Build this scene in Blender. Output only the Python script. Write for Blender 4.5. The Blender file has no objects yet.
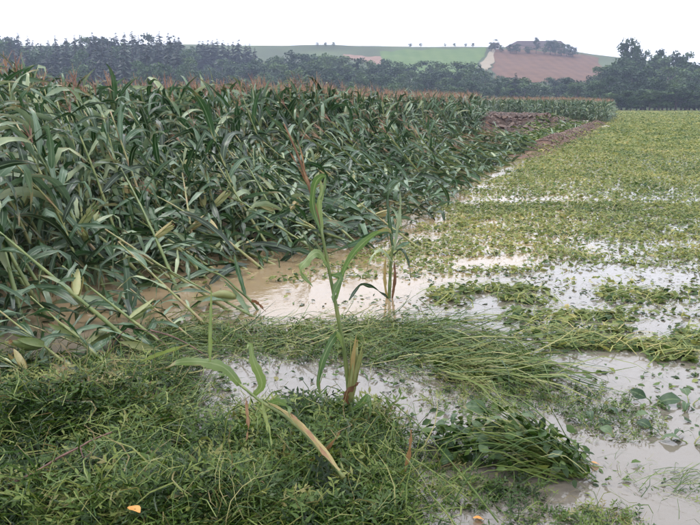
import bpy, math, random
import numpy as np
from mathutils import Matrix, Vector

# ------------------------------------------------------------------ camera, sky, sun, exposure
SC = bpy.context.scene
COL = SC.collection
FPX, W0, H0, HORIZON, CAMZ = 740.0, 700.0, 525.0, 104.0, 1.7
PITCH = math.atan((H0 / 2 - HORIZON) / FPX)
cam_d = bpy.data.cameras.new('camera')
cam = bpy.data.objects.new('camera', cam_d)
COL.objects.link(cam)
cam.location = (0, 0, CAMZ)
cam.rotation_euler = (math.pi / 2 - PITCH, 0, 0)
cam_d.sensor_width = 36.0
cam_d.lens = FPX / W0 * 36.0
cam_d.clip_start = 0.05
cam_d.clip_end = 6000
SC.camera = cam
SUN_EL, SUN_AZ = math.radians(64), math.radians(318)
world = bpy.data.worlds.new('World')
SC.world = world
world.use_nodes = True
wn = world.node_tree
wn.nodes.clear()
w_out = wn.nodes.new('ShaderNodeOutputWorld')
w_bg = wn.nodes.new('ShaderNodeBackground')
w_sky = wn.nodes.new('ShaderNodeTexSky')
w_sky.sky_type = 'NISHITA'
w_sky.sun_disc = False
w_sky.sun_elevation = SUN_EL
w_sky.sun_rotation = SUN_AZ
w_hsv = wn.nodes.new('ShaderNodeHueSaturation')
w_hsv.inputs['Saturation'].default_value = 0.15
w_mix = wn.nodes.new('ShaderNodeMix')
w_mix.data_type = 'RGBA'
w_mix.inputs[0].default_value = 0.86          # closed cloud cover over the sky
w_mix.inputs[7].default_value = (12.6, 13.0, 14.4, 1)
w_bg.inputs[1].default_value = 0.10
wn.links.new(w_sky.outputs[0], w_hsv.inputs['Color'])
wn.links.new(w_hsv.outputs[0], w_mix.inputs[6])
wn.links.new(w_mix.outputs[2], w_bg.inputs[0])
wn.links.new(w_bg.outputs[0], w_out.inputs[0])
sun_d = bpy.data.lights.new('sun', 'SUN')
sun_d.energy = 1.1
sun_d.angle = math.radians(22)
sun_d.color = (1.0, 0.97, 0.92)
sun = bpy.data.objects.new('sun', sun_d)
COL.objects.link(sun)
sd = Vector((math.sin(SUN_AZ) * math.cos(SUN_EL), math.cos(SUN_AZ) * math.cos(SUN_EL), math.sin(SUN_EL)))
sun.rotation_euler = (-sd).to_track_quat('-Z', 'Y').to_euler()
sun.location = (0, 0, 40)
SC.view_settings.view_transform = 'Standard'
SC.view_settings.look = 'None'
SC.view_settings.gamma = 1
SC.view_settings.exposure = 0.75
SC.view_settings.use_curve_mapping = False
SC.render.engine = 'CYCLES'
SC.cycles.use_denoising = True
SC.cycles.max_bounces = 5
SC.cycles.diffuse_bounces = 2
SC.cycles.adaptive_threshold = 0.03
SC.cycles.transparent_max_bounces = 4
SC.cycles.volume_bounces = 0

rng = np.random.default_rng(7)
R = random.Random(11)
rad = math.radians


def ray(px, py):
    cx, cy = (px - W0 / 2) / FPX, (H0 / 2 - py) / FPX
    return np.array([cx, math.cos(PITCH) + cy * math.sin(PITCH), -math.sin(PITCH) + cy * math.cos(PITCH)])


def gnd(px, py, z=0.0):
    d = ray(px, py)
    t = (z - CAMZ) / d[2]
    return np.array([d[0] * t, d[1] * t, z])


def at_y(px, py, Y):
    d = ray(px, py)
    t = Y / d[1]
    return np.array([d[0] * t, Y, CAMZ + d[2] * t])


def proj(p):
    x, y, z = p[..., 0], p[..., 1], p[..., 2] - CAMZ
    dep = y * math.cos(PITCH) - z * math.sin(PITCH)
    up = y * math.sin(PITCH) + z * math.cos(PITCH)
    return 350 + x / dep * FPX, 262.5 - up / dep * FPX


def sstep(a, b, x):
    t = np.clip((np.asarray(x, float) - a) / (b - a), 0, 1)
    return t * t * (3 - 2 * t)


_lat = np.random.default_rng(3).random((512, 512))


def vnoise(x, y, s=0):
    x = np.asarray(x, float) + 37.3 * s + 1000
    y = np.asarray(y, float) + 91.7 * s + 1000
    xi, yi = np.floor(x).astype(int), np.floor(y).astype(int)
    fx, fy = x - xi, y - yi
    fx, fy = fx * fx * (3 - 2 * fx), fy * fy * (3 - 2 * fy)
    g = lambda a, b: _lat[a % 512, b % 512]
    return (g(xi, yi) * (1 - fx) + g(xi + 1, yi) * fx) * (1 - fy) + (g(xi, yi + 1) * (1 - fx) + g(xi + 1, yi + 1) * fx) * fy


def fbm(x, y, s=0, o=3):
    v, a, t = 0, 1.0, 0
    for k in range(o):
        v = v + a * vnoise(np.asarray(x) * 2 ** k, np.asarray(y) * 2 ** k, s + k)
        t += a
        a *= 0.5
    return v / t


# ------------------------------------------------------------------ mesh helpers (all quads)
class Buf:
    def __init__(s):
        s.V, s.F, s.U, s.T, s.n = [], [], [], [], 0

    def add(s, V, F, U=None, T=0.5):
        V = np.asarray(V, float)
        s.V.append(V)
        s.F.append(np.asarray(F, int) + s.n)
        s.U.append(np.zeros((len(V), 2)) + 0.3 if U is None else np.asarray(U, float))
        s.T.append(np.full(len(V), T) if np.isscalar(T) else np.asarray(T, float))
        s.n += len(V)
        return s

    def mesh(s, name, mat, smooth=True, col=None):
        V, F, U, T = (np.concatenate(a) for a in (s.V, s.F, s.U, s.T))
        me = bpy.data.meshes.new(name)
        me.vertices.add(len(V))
        me.vertices.foreach_set('co', V.astype(np.float32).ravel())
        me.loops.add(F.size)
        me.loops.foreach_set('vertex_index', F.astype(np.int32).ravel())
        me.polygons.add(len(F))
        me.polygons.foreach_set('loop_start', np.arange(0, F.size, 4, dtype=np.int32))
        me.polygons.foreach_set('use_smooth', np.full(len(F), smooth, dtype=bool))
        uv = me.uv_layers.new(name='UVMap')
        uv.data.foreach_set('uv', U[F.ravel()].astype(np.float32).ravel())
        a = me.attributes.new('tint', 'FLOAT', 'POINT')
        a.data.foreach_set('value', T.astype(np.float32))
        if col is not None:
            c = me.attributes.new('col', 'FLOAT_COLOR', 'POINT')
            c.data.foreach_set('color', np.concatenate([col, np.ones((len(col), 1))], 1).astype(np.float32).ravel())
        me.update(calc_edges=True)
        me.materials.append(mat)
        return me


def link(name, data, parent=None, loc=None, mw=None):
    o = bpy.data.objects.new(name, data)
    COL.objects.link(o)
    if parent is not None:
        o.parent = parent
    if mw is not None:
        o.matrix_basis = mw
    if loc is not None:
        o.location = loc
    return o


def tag(o, label=None, cat=None, group=None, kind=None):
    if label: o['label'] = label
    if cat: o['category'] = cat
    if group: o['group'] = group
    if kind: o['kind'] = kind
    return o


def grid_faces(nr, nc):
    i, j = np.meshgrid(np.arange(nr - 1), np.arange(nc - 1), indexing='ij')
    a = (i * nc + j).ravel()
    return np.stack([a, a + 1, a + nc + 1, a + nc], 1)


def ribbon(P, side, hw, nc=1, fold=0.0, wave=0.0, wf=5.0, ph=0.0):
    """strip along points P; side = unit side vectors; hw = half widths"""
    P, side, hw = np.asarray(P), np.asarray(side), np.asarray(hw)
    n = len(P)
    t = np.gradient(P, axis=0)
    t /= np.linalg.norm(t, axis=1)[:, None] + 1e-9
    nrm = np.cross(t, side)
    c = np.linspace(-1, 1, nc + 1)
    v = np.linspace(0, 1, n)
    off = fold * np.abs(c)[None] * hw[:, None] + wave * np.sin(wf * 6.28 * v + ph)[:, None] * c[None] + 0.5 * wave * np.sin(wf * 9.1 * v + 2 * ph)[:, None] * np.abs(c)[None]
    V = P[:, None] + side[:, None] * (c[None, :, None] * hw[:, None, None]) + nrm[:, None] * off[..., None]
    U = np.stack(np.meshgrid(c * 0.5 + 0.5, v), -1).reshape(-1, 2)
    return V.reshape(-1, 3), grid_faces(n, nc + 1), U


def leaf_tpl(ns=9, nc=2, e0=60, drop=110, twist=0.0, sweep=0.0, wid=0.1, fold=0.35, wave=0.006, pw=1.3, ph=0.0, torn=0.0, base=0.4, kink=0.0, kv=0.4):
    v = np.linspace(0, 1, ns + 1)
    e = np.radians(np.maximum(e0 - drop * v ** pw - kink * sstep(kv, kv + .15, v), -100))
    st = 1.0 / ns
    dx, dz = np.cos(e) * st, np.sin(e) * st
    P = np.stack([np.concatenate([[0], np.cumsum(dx[:-1])]), sweep * v ** 2, np.concatenate([[0], np.cumsum(dz[:-1])])], 1)
    t = np.gradient(P, axis=0)
    t /= np.linalg.norm(t, axis=1)[:, None]
    s0 = np.tile([0.0, 1.0, 0.0], (ns + 1, 1))
    s0 -= t * (s0 * t).sum(1)[:, None]
    s0 /= np.linalg.norm(s0, axis=1)[:, None]
    n0 = np.cross(t, s0)
    a = np.radians(twist) * v
    side = s0 * np.cos(a)[:, None] + n0 * np.sin(a)[:, None]
    w = 0.5 * wid * np.where(v < 0.3, base + (1 - base) * np.sin(np.clip(v / 0.3, 0, 1) * 1.57), 1 - np.clip((v - 0.3) / 0.7, 0, 1) ** 1.7)
    if torn:
        w = w * (1 - torn * (np.sin(v * 31 + ph * 3) > 0.35))
    w = np.maximum(w, 0.0025)
    return ribbon(P, side, w, nc, fold, wave, 2.5, ph)


def tube(P, r, ns=6, cap=True):
    P = np.asarray(P, float)
    r = np.full(len(P), r) if np.isscalar(r) else np.asarray(r, float)
    t = np.gradient(P, axis=0)
    t /= np.linalg.norm(t, axis=1)[:, None] + 1e-9
    ref = np.array([1.0, 0, 0]) if abs(t[0, 0]) < 0.8 else np.array([0, 1.0, 0])
    a = ref - t * (t @ ref)[:, None]
    a /= np.linalg.norm(a, axis=1)[:, None]
    b = np.cross(t, a)
    th = np.linspace(0, 2 * np.pi, ns, endpoint=False)
    V = P[:, None] + r[:, None, None] * (a[:, None] * np.cos(th)[None, :, None] + b[:, None] * np.sin(th)[None, :, None])
    n = len(P)
    F = []
    for i in range(n - 1):
        for j in range(ns):
            k = (j + 1) % ns
            F.append([i * ns + j, i * ns + k, (i + 1) * ns + k, (i + 1) * ns + j])
    if cap and ns == 6:
        o = (n - 1) * ns
        F += [[o, o + 1, o + 2, o + 3], [o, o + 3, o + 4, o + 5], [3, 2, 1, 0], [5, 4, 3, 0]]
    U = np.stack(np.meshgrid(np.full(ns, 0.3), np.linspace(0, 1, n)), -1).reshape(-1, 2)
    return V.reshape(-1, 3), np.array(F), U


def rots(yaw, pitch, roll):
    cy, sy, cp, sp, cr, sr = np.cos(yaw), np.sin(yaw), np.cos(pitch), np.sin(pitch), np.cos(roll), np.sin(roll)
    z = np.zeros_like(cy)
    o = z + 1
    Rz = np.stack([cy, -sy, z, sy, cy, z, z, z, o], -1).reshape(-1, 3, 3)
    Ry = np.stack([cp, z, sp, z, o, z, -sp, z, cp], -1).reshape(-1, 3, 3)
    Rx = np.stack([o, z, z, z, cr, -sr, z, sr, cr], -1).reshape(-1, 3, 3)
    return Rz @ Ry @ Rx


def scatter(buf, tpls, pos, yaw, scale, tint, pitch=0.0, roll=0.0, idx=None):
    n = len(pos)
    if n == 0:
        return
    yaw, pitch, roll, scale, tint = (np.broadcast_to(np.asarray(a, float), (n,)) for a in (yaw, pitch, roll, scale, tint))
    if idx is None:
        idx = rng.integers(0, len(tpls), n)
    M = rots(yaw, pitch, roll)
    for k, (V, F, U) in enumerate(tpls):
        s = np.nonzero(idx == k)[0]
        if len(s) == 0:
            continue
        VV = np.einsum('nij,mj->nmi', M[s], V) * scale[s][:, None, None] + pos[s][:, None]
        m = len(V)
        FF = (F[None] + (np.arange(len(s)) * m)[:, None, None]).reshape(-1, 4)
        buf.add(VV.reshape(-1, 3), FF, np.tile(U, (len(s), 1)), np.repeat(tint[s], m))


# ------------------------------------------------------------------ materials
def nodes(name):
    m = bpy.data.materials.new(name)
    m.use_nodes = True
    nt = m.node_tree
    return m, nt, nt.nodes['Principled BSDF'], nt.nodes['Material Output']


def mk(nt, typ, **kw):
    n = nt.nodes.new(typ)
    for k, v in kw.items():
        setattr(n, k, v)
    return n


def ramp(nt, stops):
    r = mk(nt, 'ShaderNodeValToRGB')
    el = r.color_ramp.elements
    while len(el) < len(stops):
        el.new(0.5)
    for e, (p, c) in zip(el, stops):
        e.position = p
        e.color = (*c, 1)
    return r


def math_n(nt, op, a, b=None, clamp=False):
    n = mk(nt, 'ShaderNodeMath', operation=op, use_clamp=clamp)
    for i, v in enumerate((a, b)):
        if v is None: continue
        if isinstance(v, (int, float)): n.inputs[i].default_value = v
        else: nt.links.new(v, n.inputs[i])
    return n.outputs[0]


def mat_plant(name, stops, rough=0.4, transl=0.25, rib=None, obj_amt=0.0, noise_amt=0.25, noise_scale=6.0, spec=0.5, bump=0.0):
    m, nt, p, out = nodes(name)
    L = nt.links.new
    at = mk(nt, 'ShaderNodeAttribute', attribute_name='tint')
    fac = at.outputs['Fac']
    if obj_amt:
        oi = mk(nt, 'ShaderNodeObjectInfo')
        fac = math_n(nt, 'ADD', fac, math_n(nt, 'MULTIPLY', math_n(nt, 'SUBTRACT', oi.outputs['Random'], 0.5), obj_amt))
    geo = mk(nt, 'ShaderNodeNewGeometry')
    nz = mk(nt, 'ShaderNodeTexNoise')
    nz.inputs['Scale'].default_value = noise_scale
    nz.inputs['Detail'].default_value = 4
    L(geo.outputs['Position'], nz.inputs['Vector'])
    fac = math_n(nt, 'ADD', fac, math_n(nt, 'MULTIPLY', math_n(nt, 'SUBTRACT', nz.outputs['Fac'], 0.5), noise_amt * 2), True)
    r = ramp(nt, stops)
    L(fac, r.inputs[0])
    colr = r.outputs[0]
    if rib:
        uv = mk(nt, 'ShaderNodeUVMap')
        sp = mk(nt, 'ShaderNodeSeparateXYZ')
        L(uv.outputs[0], sp.inputs[0])
        d = math_n(nt, 'ABSOLUTE', math_n(nt, 'SUBTRACT', sp.outputs[0], 0.5))
        k = math_n(nt, 'SUBTRACT', 1.0, math_n(nt, 'DIVIDE', d, 0.09), True)
        mx = mk(nt, 'ShaderNodeMix', data_type='RGBA')
        L(math_n(nt, 'MULTIPLY', k, 0.8), mx.inputs[0])
        L(colr, mx.inputs[6])
        mx.inputs[7].default_value = (*rib, 1)
        colr = mx.outputs[2]
        # withered straw-coloured tips and edges
        tp = math_n(nt, 'ADD', math_n(nt, 'ADD', sp.outputs[1], math_n(nt, 'MULTIPLY', d, .55)), math_n(nt, 'MULTIPLY', math_n(nt, 'SUBTRACT', nz.outputs['Fac'], .5), 1.6))
        tp = math_n(nt, 'MULTIPLY', math_n(nt, 'SUBTRACT', tp, 1.0), 5.0, True)
        m2 = mk(nt, 'ShaderNodeMix', data_type='RGBA')
        L(math_n(nt, 'MULTIPLY', tp, .8), m2.inputs[0])
        L(colr, m2.inputs[6])
        m2.inputs[7].default_value = (0.25, 0.19, 0.085, 1)
        colr = m2.outputs[2]
        # fine veins along the blade
        wv = math_n(nt, 'SINE', math_n(nt, 'MULTIPLY', sp.outputs[0], 75.0))
        bp = mk(nt, 'ShaderNodeBump')
        bp.inputs['Strength'].default_value = 0.25
        bp.inputs['Distance'].default_value = 0.004
        L(wv, bp.inputs['Height'])
        L(bp.outputs[0], p.inputs['Normal'])
    elif bump:
        bp = mk(nt, 'ShaderNodeBump')
        bp.inputs['Strength'].default_value = bump
        bp.inputs['Distance'].default_value = 0.01
        L(nz.outputs['Fac'], bp.inputs['Height'])
        L(bp.outputs[0], p.inputs['Normal'])
    L(colr, p.inputs['Base Color'])
    p.inputs['Roughness'].default_value = rough
    p.inputs['Specular IOR Level'].default_value = spec
    if transl:
        tr = mk(nt, 'ShaderNodeBsdfTranslucent')
        hs = mk(nt, 'ShaderNodeHueSaturation')
        hs.inputs['Saturation'].default_value = 1.15
        hs.inputs['Value'].default_value = 1.3
        L(colr, hs.inputs['Color'])
        L(hs.outputs[0], tr.inputs[0])
        ms = mk(nt, 'ShaderNodeMixShader')
        ms.inputs[0].default_value = transl
        L(p.outputs[0], ms.inputs[1])
        L(tr.outputs[0], ms.inputs[2])
        L(ms.outputs[0], out.inputs[0])
    return m


MAIZE_STOPS = [(0.0, (0.006, 0.022, 0.004)), (0.30, (0.015, 0.052, 0.010)), (0.58, (0.044, 0.105, 0.036)), (0.80, (0.135, 0.205, 0.12)), (1.0, (0.30, 0.35, 0.18))]
M_LEAF = mat_plant('maize_leaf', MAIZE_STOPS, 0.30, 0.12, (0.24, 0.31, 0.19), obj_amt=1.0, spec=.6, noise_amt=0.2, noise_scale=5)
M_LEAF_F = mat_plant('maize_leaf_field', MAIZE_STOPS, 0.32, 0.12, (0.19, 0.26, 0.15), noise_amt=0.25, noise_scale=4, spec=.55)
M_FRESH = mat_plant('fresh_leaf', [(0, (0.035, 0.085, 0.018)), (0.5, (0.115, 0.185, 0.062)), (1, (0.26, 0.31, 0.09))], 0.38, 0.35, (0.30, 0.36, 0.16), obj_amt=0.6, noise_amt=0.15, noise_scale=14)
M_STALK = mat_plant('maize_stalk', [(0, (0.06, 0.10, 0.025)), (0.5, (0.14, 0.18, 0.05)), (0.8, (0.23, 0.23, 0.08)), (1, (0.25, 0.17, 0.08))], 0.45, 0, None, obj_amt=0.6, noise_amt=0.3, noise_scale=12, bump=0.3)
M_HUSK = mat_plant('maize_husk', [(0, (0.12, 0.17, 0.05)), (0.5, (0.23, 0.24, 0.085)), (1, (0.33, 0.23, 0.085))], 0.5, 0.1, None, obj_amt=0.7, noise_amt=0.25, noise_scale=25, bump=0.4)
M_TASSEL = mat_plant('maize_tassel', [(0, (0.14, 0.07, 0.05)), (0.5, (0.26, 0.135, 0.092)), (1, (0.37, 0.24, 0.15))], 0.7, 0.2, None, obj_amt=0.5, noise_amt=0.2)
M_DRY = mat_plant('dry_plant', [(0, (0.09, 0.045, 0.025)), (0.5, (0.21, 0.105, 0.05)), (1, (0.38, 0.25, 0.12))], 0.6, 0.2, None, obj_amt=0.4, noise_amt=0.35, noise_scale=30)
M_ORANGE = mat_plant('orange_leaf', [(0, (0.55, 0.20, 0.05)), (0.5, (0.75, 0.36, 0.10)), (1, (0.8, 0.5, 0.2))], 0.45, 0.3, None, noise_amt=0.3, noise_scale=25)
M_WEED = mat_plant('weed', [(0.0, (0.008, 0.022, 0.003)), (0.30, (0.030, 0.068, 0.010)), (0.6, (0.085, 0.135, 0.024)), (0.8, (0.20, 0.23, 0.06)), (1.0, (0.16, 0.11, 0.05))], 0.45, 0.14, None, spec=.3, noise_amt=0.15, noise_scale=5)
M_GRASS = mat_plant('grass_blade', [(0.0, (0.012, 0.036, 0.005)), (0.4, (0.045, 0.092, 0.014)), (0.7, (0.125, 0.165, 0.034)), (1.0, (0.32, 0.30, 0.12))], 0.45, 0.14, None, spec=.3, noise_amt=0.12, noise_scale=6)
M_CROP = mat_plant('crop_leaf', [(0.0, (0.035, 0.07, 0.03)), (0.3, (0.085, 0.135, 0.04)), (0.6, (0.20, 0.235, 0.075)), (0.85, (0.33, 0.32, 0.10)), (1.0, (0.46, 0.38, 0.17))], 0.6, 0.25, None, spec=.2, noise_amt=0.2, noise_scale=1.1)
M_DARKLEAF = mat_plant('broad_leaf', [(0, (0.02, 0.05, 0.02)), (0.5, (0.05, 0.10, 0.038)), (1, (0.13, 0.19, 0.08))], 0.4, 0.25, (0.16, 0.22, 0.10), obj_amt=0.8, noise_amt=0.15, noise_scale=12)
M_BARK = mat_plant('bark', [(0, (0.05, 0.04, 0.035)), (1, (0.14, 0.11, 0.09))], 0.8, 0, None, obj_amt=0.5, noise_amt=0.5, noise_scale=3, bump=0.5)
M_TWIG = mat_plant('twig_bark', [(0, (0.05, 0.025, 0.02)), (1, (0.20, 0.10, 0.07))], 0.5, 0, None, noise_amt=0.6, noise_scale=40, bump=0.5)
M_CONIFER = mat_plant('conifer_needles', [(0, (0.007, 0.017, 0.009)), (1, (0.022, 0.043, 0.020))], 0.6, 0.1, None, obj_amt=0.8, noise_amt=0.35, noise_scale=0.4)
M_CROWN = mat_plant('tree_leaves', [(0, (0.016, 0.038, 0.014)), (0.5, (0.040, 0.080, 0.026)), (1, (0.085, 0.135, 0.045))], 0.6, 0.12, None, spec=.2, obj_amt=0.9, noise_amt=0.35, noise_scale=0.35)
M_CLOD = mat_plant('mud_clod', [(0, (0.05, 0.027, 0.018)), (0.5, (0.105, 0.06, 0.04)), (1, (0.19, 0.11, 0.07))], 0.6, 0, None, noise_amt=0.3, noise_scale=3, bump=0.5)
M_PALE = mat_plant('pale_stone', [(0, (0.4, 0.36, 0.3)), (1, (0.65, 0.6, 0.52))], 0.7, 0, None, obj_amt=0.8, noise_amt=0.2)


def mat_simple(name, c1, c2, scale, rough=0.7, bump=0.3, dist=0.05, rows=0.0):
    m, nt, p, out = nodes(name)
    L = nt.links.new
    geo = mk(nt, 'ShaderNodeNewGeometry')
    nz = mk(nt, 'ShaderNodeTexNoise')
    nz.inputs['Scale'].default_value = scale
    nz.inputs['Detail'].default_value = 8
    nz.inputs['Roughness'].default_value = 0.65
    L(geo.outputs['Position'], nz.inputs['Vector'])
    r = ramp(nt, [(0.3, c1), (0.7, c2)])
    fac = nz.outputs['Fac']
    if rows:        # drill rows and tramlines
        wv = mk(nt, 'ShaderNodeTexWave')
        wv.inputs['Scale'].default_value = rows
        wv.inputs['Distortion'].default_value = 1.5
        wv.inputs['Detail'].default_value = 3
        L(geo.outputs['Position'], wv.inputs['Vector'])
        fac = math_n(nt, 'ADD', fac, math_n(nt, 'MULTIPLY', math_n(nt, 'SUBTRACT', wv.outputs['Fac'], .5), .13))
    L(fac, r.inputs[0])
    L(r.outputs[0], p.inputs['Base Color'])
    p.inputs['Roughness'].default_value = rough
    p.inputs['Specular IOR Level'].default_value = 0.1
    b = mk(nt, 'ShaderNodeBump')
    b.inputs['Strength'].default_value = bump
    b.inputs['Distance'].default_value = dist
    L(nz.outputs['Fac'], b.inputs['Height'])
    L(b.outputs[0], p.inputs['Normal'])
    return m


def mat_ground():
    m, nt, p, out = nodes('ground_soil')
    L = nt.links.new
    at = mk(nt, 'ShaderNodeAttribute', attribute_name='col')
    geo = mk(nt, 'ShaderNodeNewGeometry')
    nz = mk(nt, 'ShaderNodeTexNoise')
    nz.inputs['Scale'].default_value = 3.0
    nz.inputs['Detail'].default_value = 9
    nz.inputs['Roughness'].default_value = 0.7
    L(geo.outputs['Position'], nz.inputs['Vector'])
    r = ramp(nt, [(0.25, (0.5, 0.5, 0.5)), (0.75, (1.4, 1.4, 1.4))])
    L(nz.outputs['Fac'], r.inputs[0])
    mx = mk(nt, 'ShaderNodeMix', data_type='RGBA', blend_type='MULTIPLY')
    mx.inputs[0].default_value = 1
    L(at.outputs['Color'], mx.inputs[6])
    L(r.outputs[0], mx.inputs[7])
    L(mx.outputs[2], p.inputs['Base Color'])
    p.inputs['Roughness'].default_value = 0.75
    p.inputs['Specular IOR Level'].default_value = 0.2
    b = mk(nt, 'ShaderNodeBump')
    b.inputs['Strength'].default_value = 0.6
    b.inputs['Distance'].default_value = 0.05
    L(nz.outputs['Fac'], b.inputs['Height'])
    L(b.outputs[0], p.inputs['Normal'])
    return m


def mat_water():
    m, nt, p, out = nodes('muddy_water')
    L = nt.links.new
    geo = mk(nt, 'ShaderNodeNewGeometry')
    nz = mk(nt, 'ShaderNodeTexNoise')
    nz.inputs['Scale'].default_value = 1.3
    nz.inputs['Detail'].default_value = 5
    L(geo.outputs['Position'], nz.inputs['Vector'])
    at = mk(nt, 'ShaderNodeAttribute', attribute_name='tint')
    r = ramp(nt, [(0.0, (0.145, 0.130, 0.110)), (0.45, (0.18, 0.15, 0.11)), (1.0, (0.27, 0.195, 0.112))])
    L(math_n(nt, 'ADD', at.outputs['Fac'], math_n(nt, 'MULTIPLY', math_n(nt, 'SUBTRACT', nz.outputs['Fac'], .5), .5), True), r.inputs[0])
    L(r.outputs[0], p.inputs['Base Color'])
    p.inputs['Roughness'].default_value = 0.05
    p.inputs['IOR'].default_value = 1.6
    p.inputs['Specular IOR Level'].default_value = 0.6
    n2 = mk(nt, 'ShaderNodeTexNoise')
    n2.inputs['Scale'].default_value = 10.0
    n2.inputs['Detail'].default_value = 4
    L(geo.outputs['Position'], n2.inputs['Vector'])
    b = mk(nt, 'ShaderNodeBump')
    b.inputs['Strength'].default_value = 0.14
    b.inputs['Distance'].default_value = 0.02
    L(n2.outputs['Fac'], b.inputs['Height'])
    L(b.outputs[0], p.inputs['Normal'])
    return m


# ------------------------------------------------------------------ setting: ground, water, hill fields
EY = np.array([-4, 3.5, 4.2, 5.0, 6.6, 7.6, 8.3, 9.6, 14, 28, 70, 110])
EX = np.array([-3.2, -2.3, -2.0, -1.7, -1.5, -0.7, 0.2, 0.85, 2.35, 7.5, 24.0, 39.0])


def inside(x, y):        # metres inside the maize field
    return (np.interp(y, EY, EX) - np.asarray(x)) * 0.93


def in_patch(x, y):      # washed-out bare soil along the field edge
    return (inside(x, y) > 0) & (np.asarray(y) > 29) & (np.asarray(y) < 67) & (np.asarray(x) > 0.176 * np.asarray(y))


RX = np.array([-420, -160, -60, 40, 90, 118, 150, 200, 260, 420])
RH = np.array([37, 37, 36.5, 36, 35.5, 35, 31, 25, 20, 18])


def hill(x, y):
    x, y = np.asarray(x, float), np.asarray(y, float)
    return np.clip((y - 195) / 280, 0, 1) ** 1.9 * (np.interp(x * 460 / np.maximum(y, 300), RX, RH) + 3 * (fbm(x / 60, y / 60, 4) - 0.5)) + np.clip(y - 475, 0, 900) * 0.002


MOUNDS = [(*gnd(70, 415)[:2], 0.75, 0.42, 0.17), (*gnd(40, 500)[:2], 0.9, 0.35, 0.09), (*gnd(190, 500)[:2], 0.6, 0.3, 0.05), (*gnd(320, 455)[:2], 0.40, 0.30, 0.09), (*gnd(300, 520)[:2], 0.8, 0.18, 0.06), (*gnd(300, 345)[:2], 1.0, 0.22, 0.05)]


def gz(x, y):
    x, y = np.asarray(x, float), np.asarray(y, float)
    s = inside(x, y)
    z = -0.08 + 0.03 * (fbm(x * 1.3, y * 1.3, 2) - 0.5)
    z = z + 0.16 * sstep(0.3, 2.5, s) * sstep(7.5, 11, y)
    z = z + 0.16 * sstep(14, 45, y) * sstep(0.0, -1.5, s)
    pm = in_patch(x, y) * 1.0
    z = z + pm * (0.10 + 0.75 * sstep(0.3, 0.75, fbm(x / 1.6, y / 4.0, 8)) * sstep(2.2, 3.6, s))
    z = z + 0.28 * np.exp(-((s - 0.4) / 0.55) ** 2) * sstep(22, 27, y) * sstep(69, 60, y) * (0.4 + 0.9 * vnoise(x * 0.9, y * 0.5, 5))
    for mx_, my_, rx, ry, h in MOUNDS:
        z = z + h * 1.1 * np.exp(-((x - mx_) / rx) ** 2 - ((y - my_) / ry) ** 2)
    return z + hill(x, y)


xs = np.unique(np.concatenate([np.linspace(-900, -120, 27), np.linspace(-120, -20, 41), np.linspace(-20, -5, 40), np.linspace(-5, 7, 90), np.linspace(7, 30, 70), np.linspace(30, 150, 61), np.linspace(150, 900, 27)]))
ys = np.unique(np.concatenate([np.linspace(-60, 1, 12), np.linspace(1, 12, 90), np.linspace(12, 70, 110), np.linspace(70, 190, 40), np.linspace(190, 500, 90), np.linspace(500, 1300, 30)]))
GX, GY = np.meshgrid(xs, ys)
GZ = gz(GX, GY)
V = np.stack([GX, GY, GZ], -1).reshape(-1, 3)
x, y = V[:, 0], V[:, 1]
s = inside(x, y)
col = np.tile([0.10, 0.07, 0.045], (len(V), 1))
col[(s < 0.2) & (y > 9)] = (0.16, 0.17, 0.05)
col[in_patch(x, y)] = (0.055, 0.034, 0.024)
col[(s > -0.5) & (s < 1.3) & (y > 23) & (y < 68)] = (0.12, 0.066, 0.042)
col[in_patch(x, y) & (s > 1.3) & (s < 2.6)] = (0.10, 0.13, 0.045)
col[(s < -0.5) & (y > 70) & (y < 185)] = (0.20, 0.215, 0.06)
hillm = y > 175
g = fbm(x / 25, y / 25, 9)
col[hillm] = np.array([0.055, 0.078, 0.026]) * (0.4 + 1.2 * g[hillm])[:, None]
for mx_, my_, rx, ry, h in MOUNDS:
    k = np.exp(-((x - mx_) / rx) ** 2 - ((y - my_) / ry) ** 2) > 0.3
    col[k] = (0.035, 0.045, 0.02)
b = Buf().add(V, grid_faces(len(ys), len(xs)))
M_GROUND = mat_ground()
tag(link('ground', b.mesh('ground', M_GROUND, True, col)), 'muddy ground of the flooded fields rising to hills behind', 'ground', kind='structure')

wx = np.unique(np.concatenate([np.linspace(-40, -6, 20), np.linspace(-6, 8, 70), np.linspace(8, 60, 40)]))
wy = np.unique(np.concatenate([np.linspace(.3, 14, 60), np.linspace(14, 110, 60)]))
WX, WY = np.meshgrid(wx, wy)
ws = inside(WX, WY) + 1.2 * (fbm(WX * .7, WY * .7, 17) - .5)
refl_tone = np.clip(sstep(-2.9, -1.2, ws) * sstep(4.6, 6.2, WY) + .12, 0, 1)  # browner by the maize: its darker reflection painted into the water colour
b = Buf().add(np.stack([WX, WY, np.zeros_like(WX)], -1).reshape(-1, 3), grid_faces(len(wy), len(wx)), None, refl_tone.ravel())
tag(link('flood_water', b.mesh('flood_water', mat_water())), 'shallow brown flood water reflecting the white sky', 'water', kind='structure')


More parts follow.
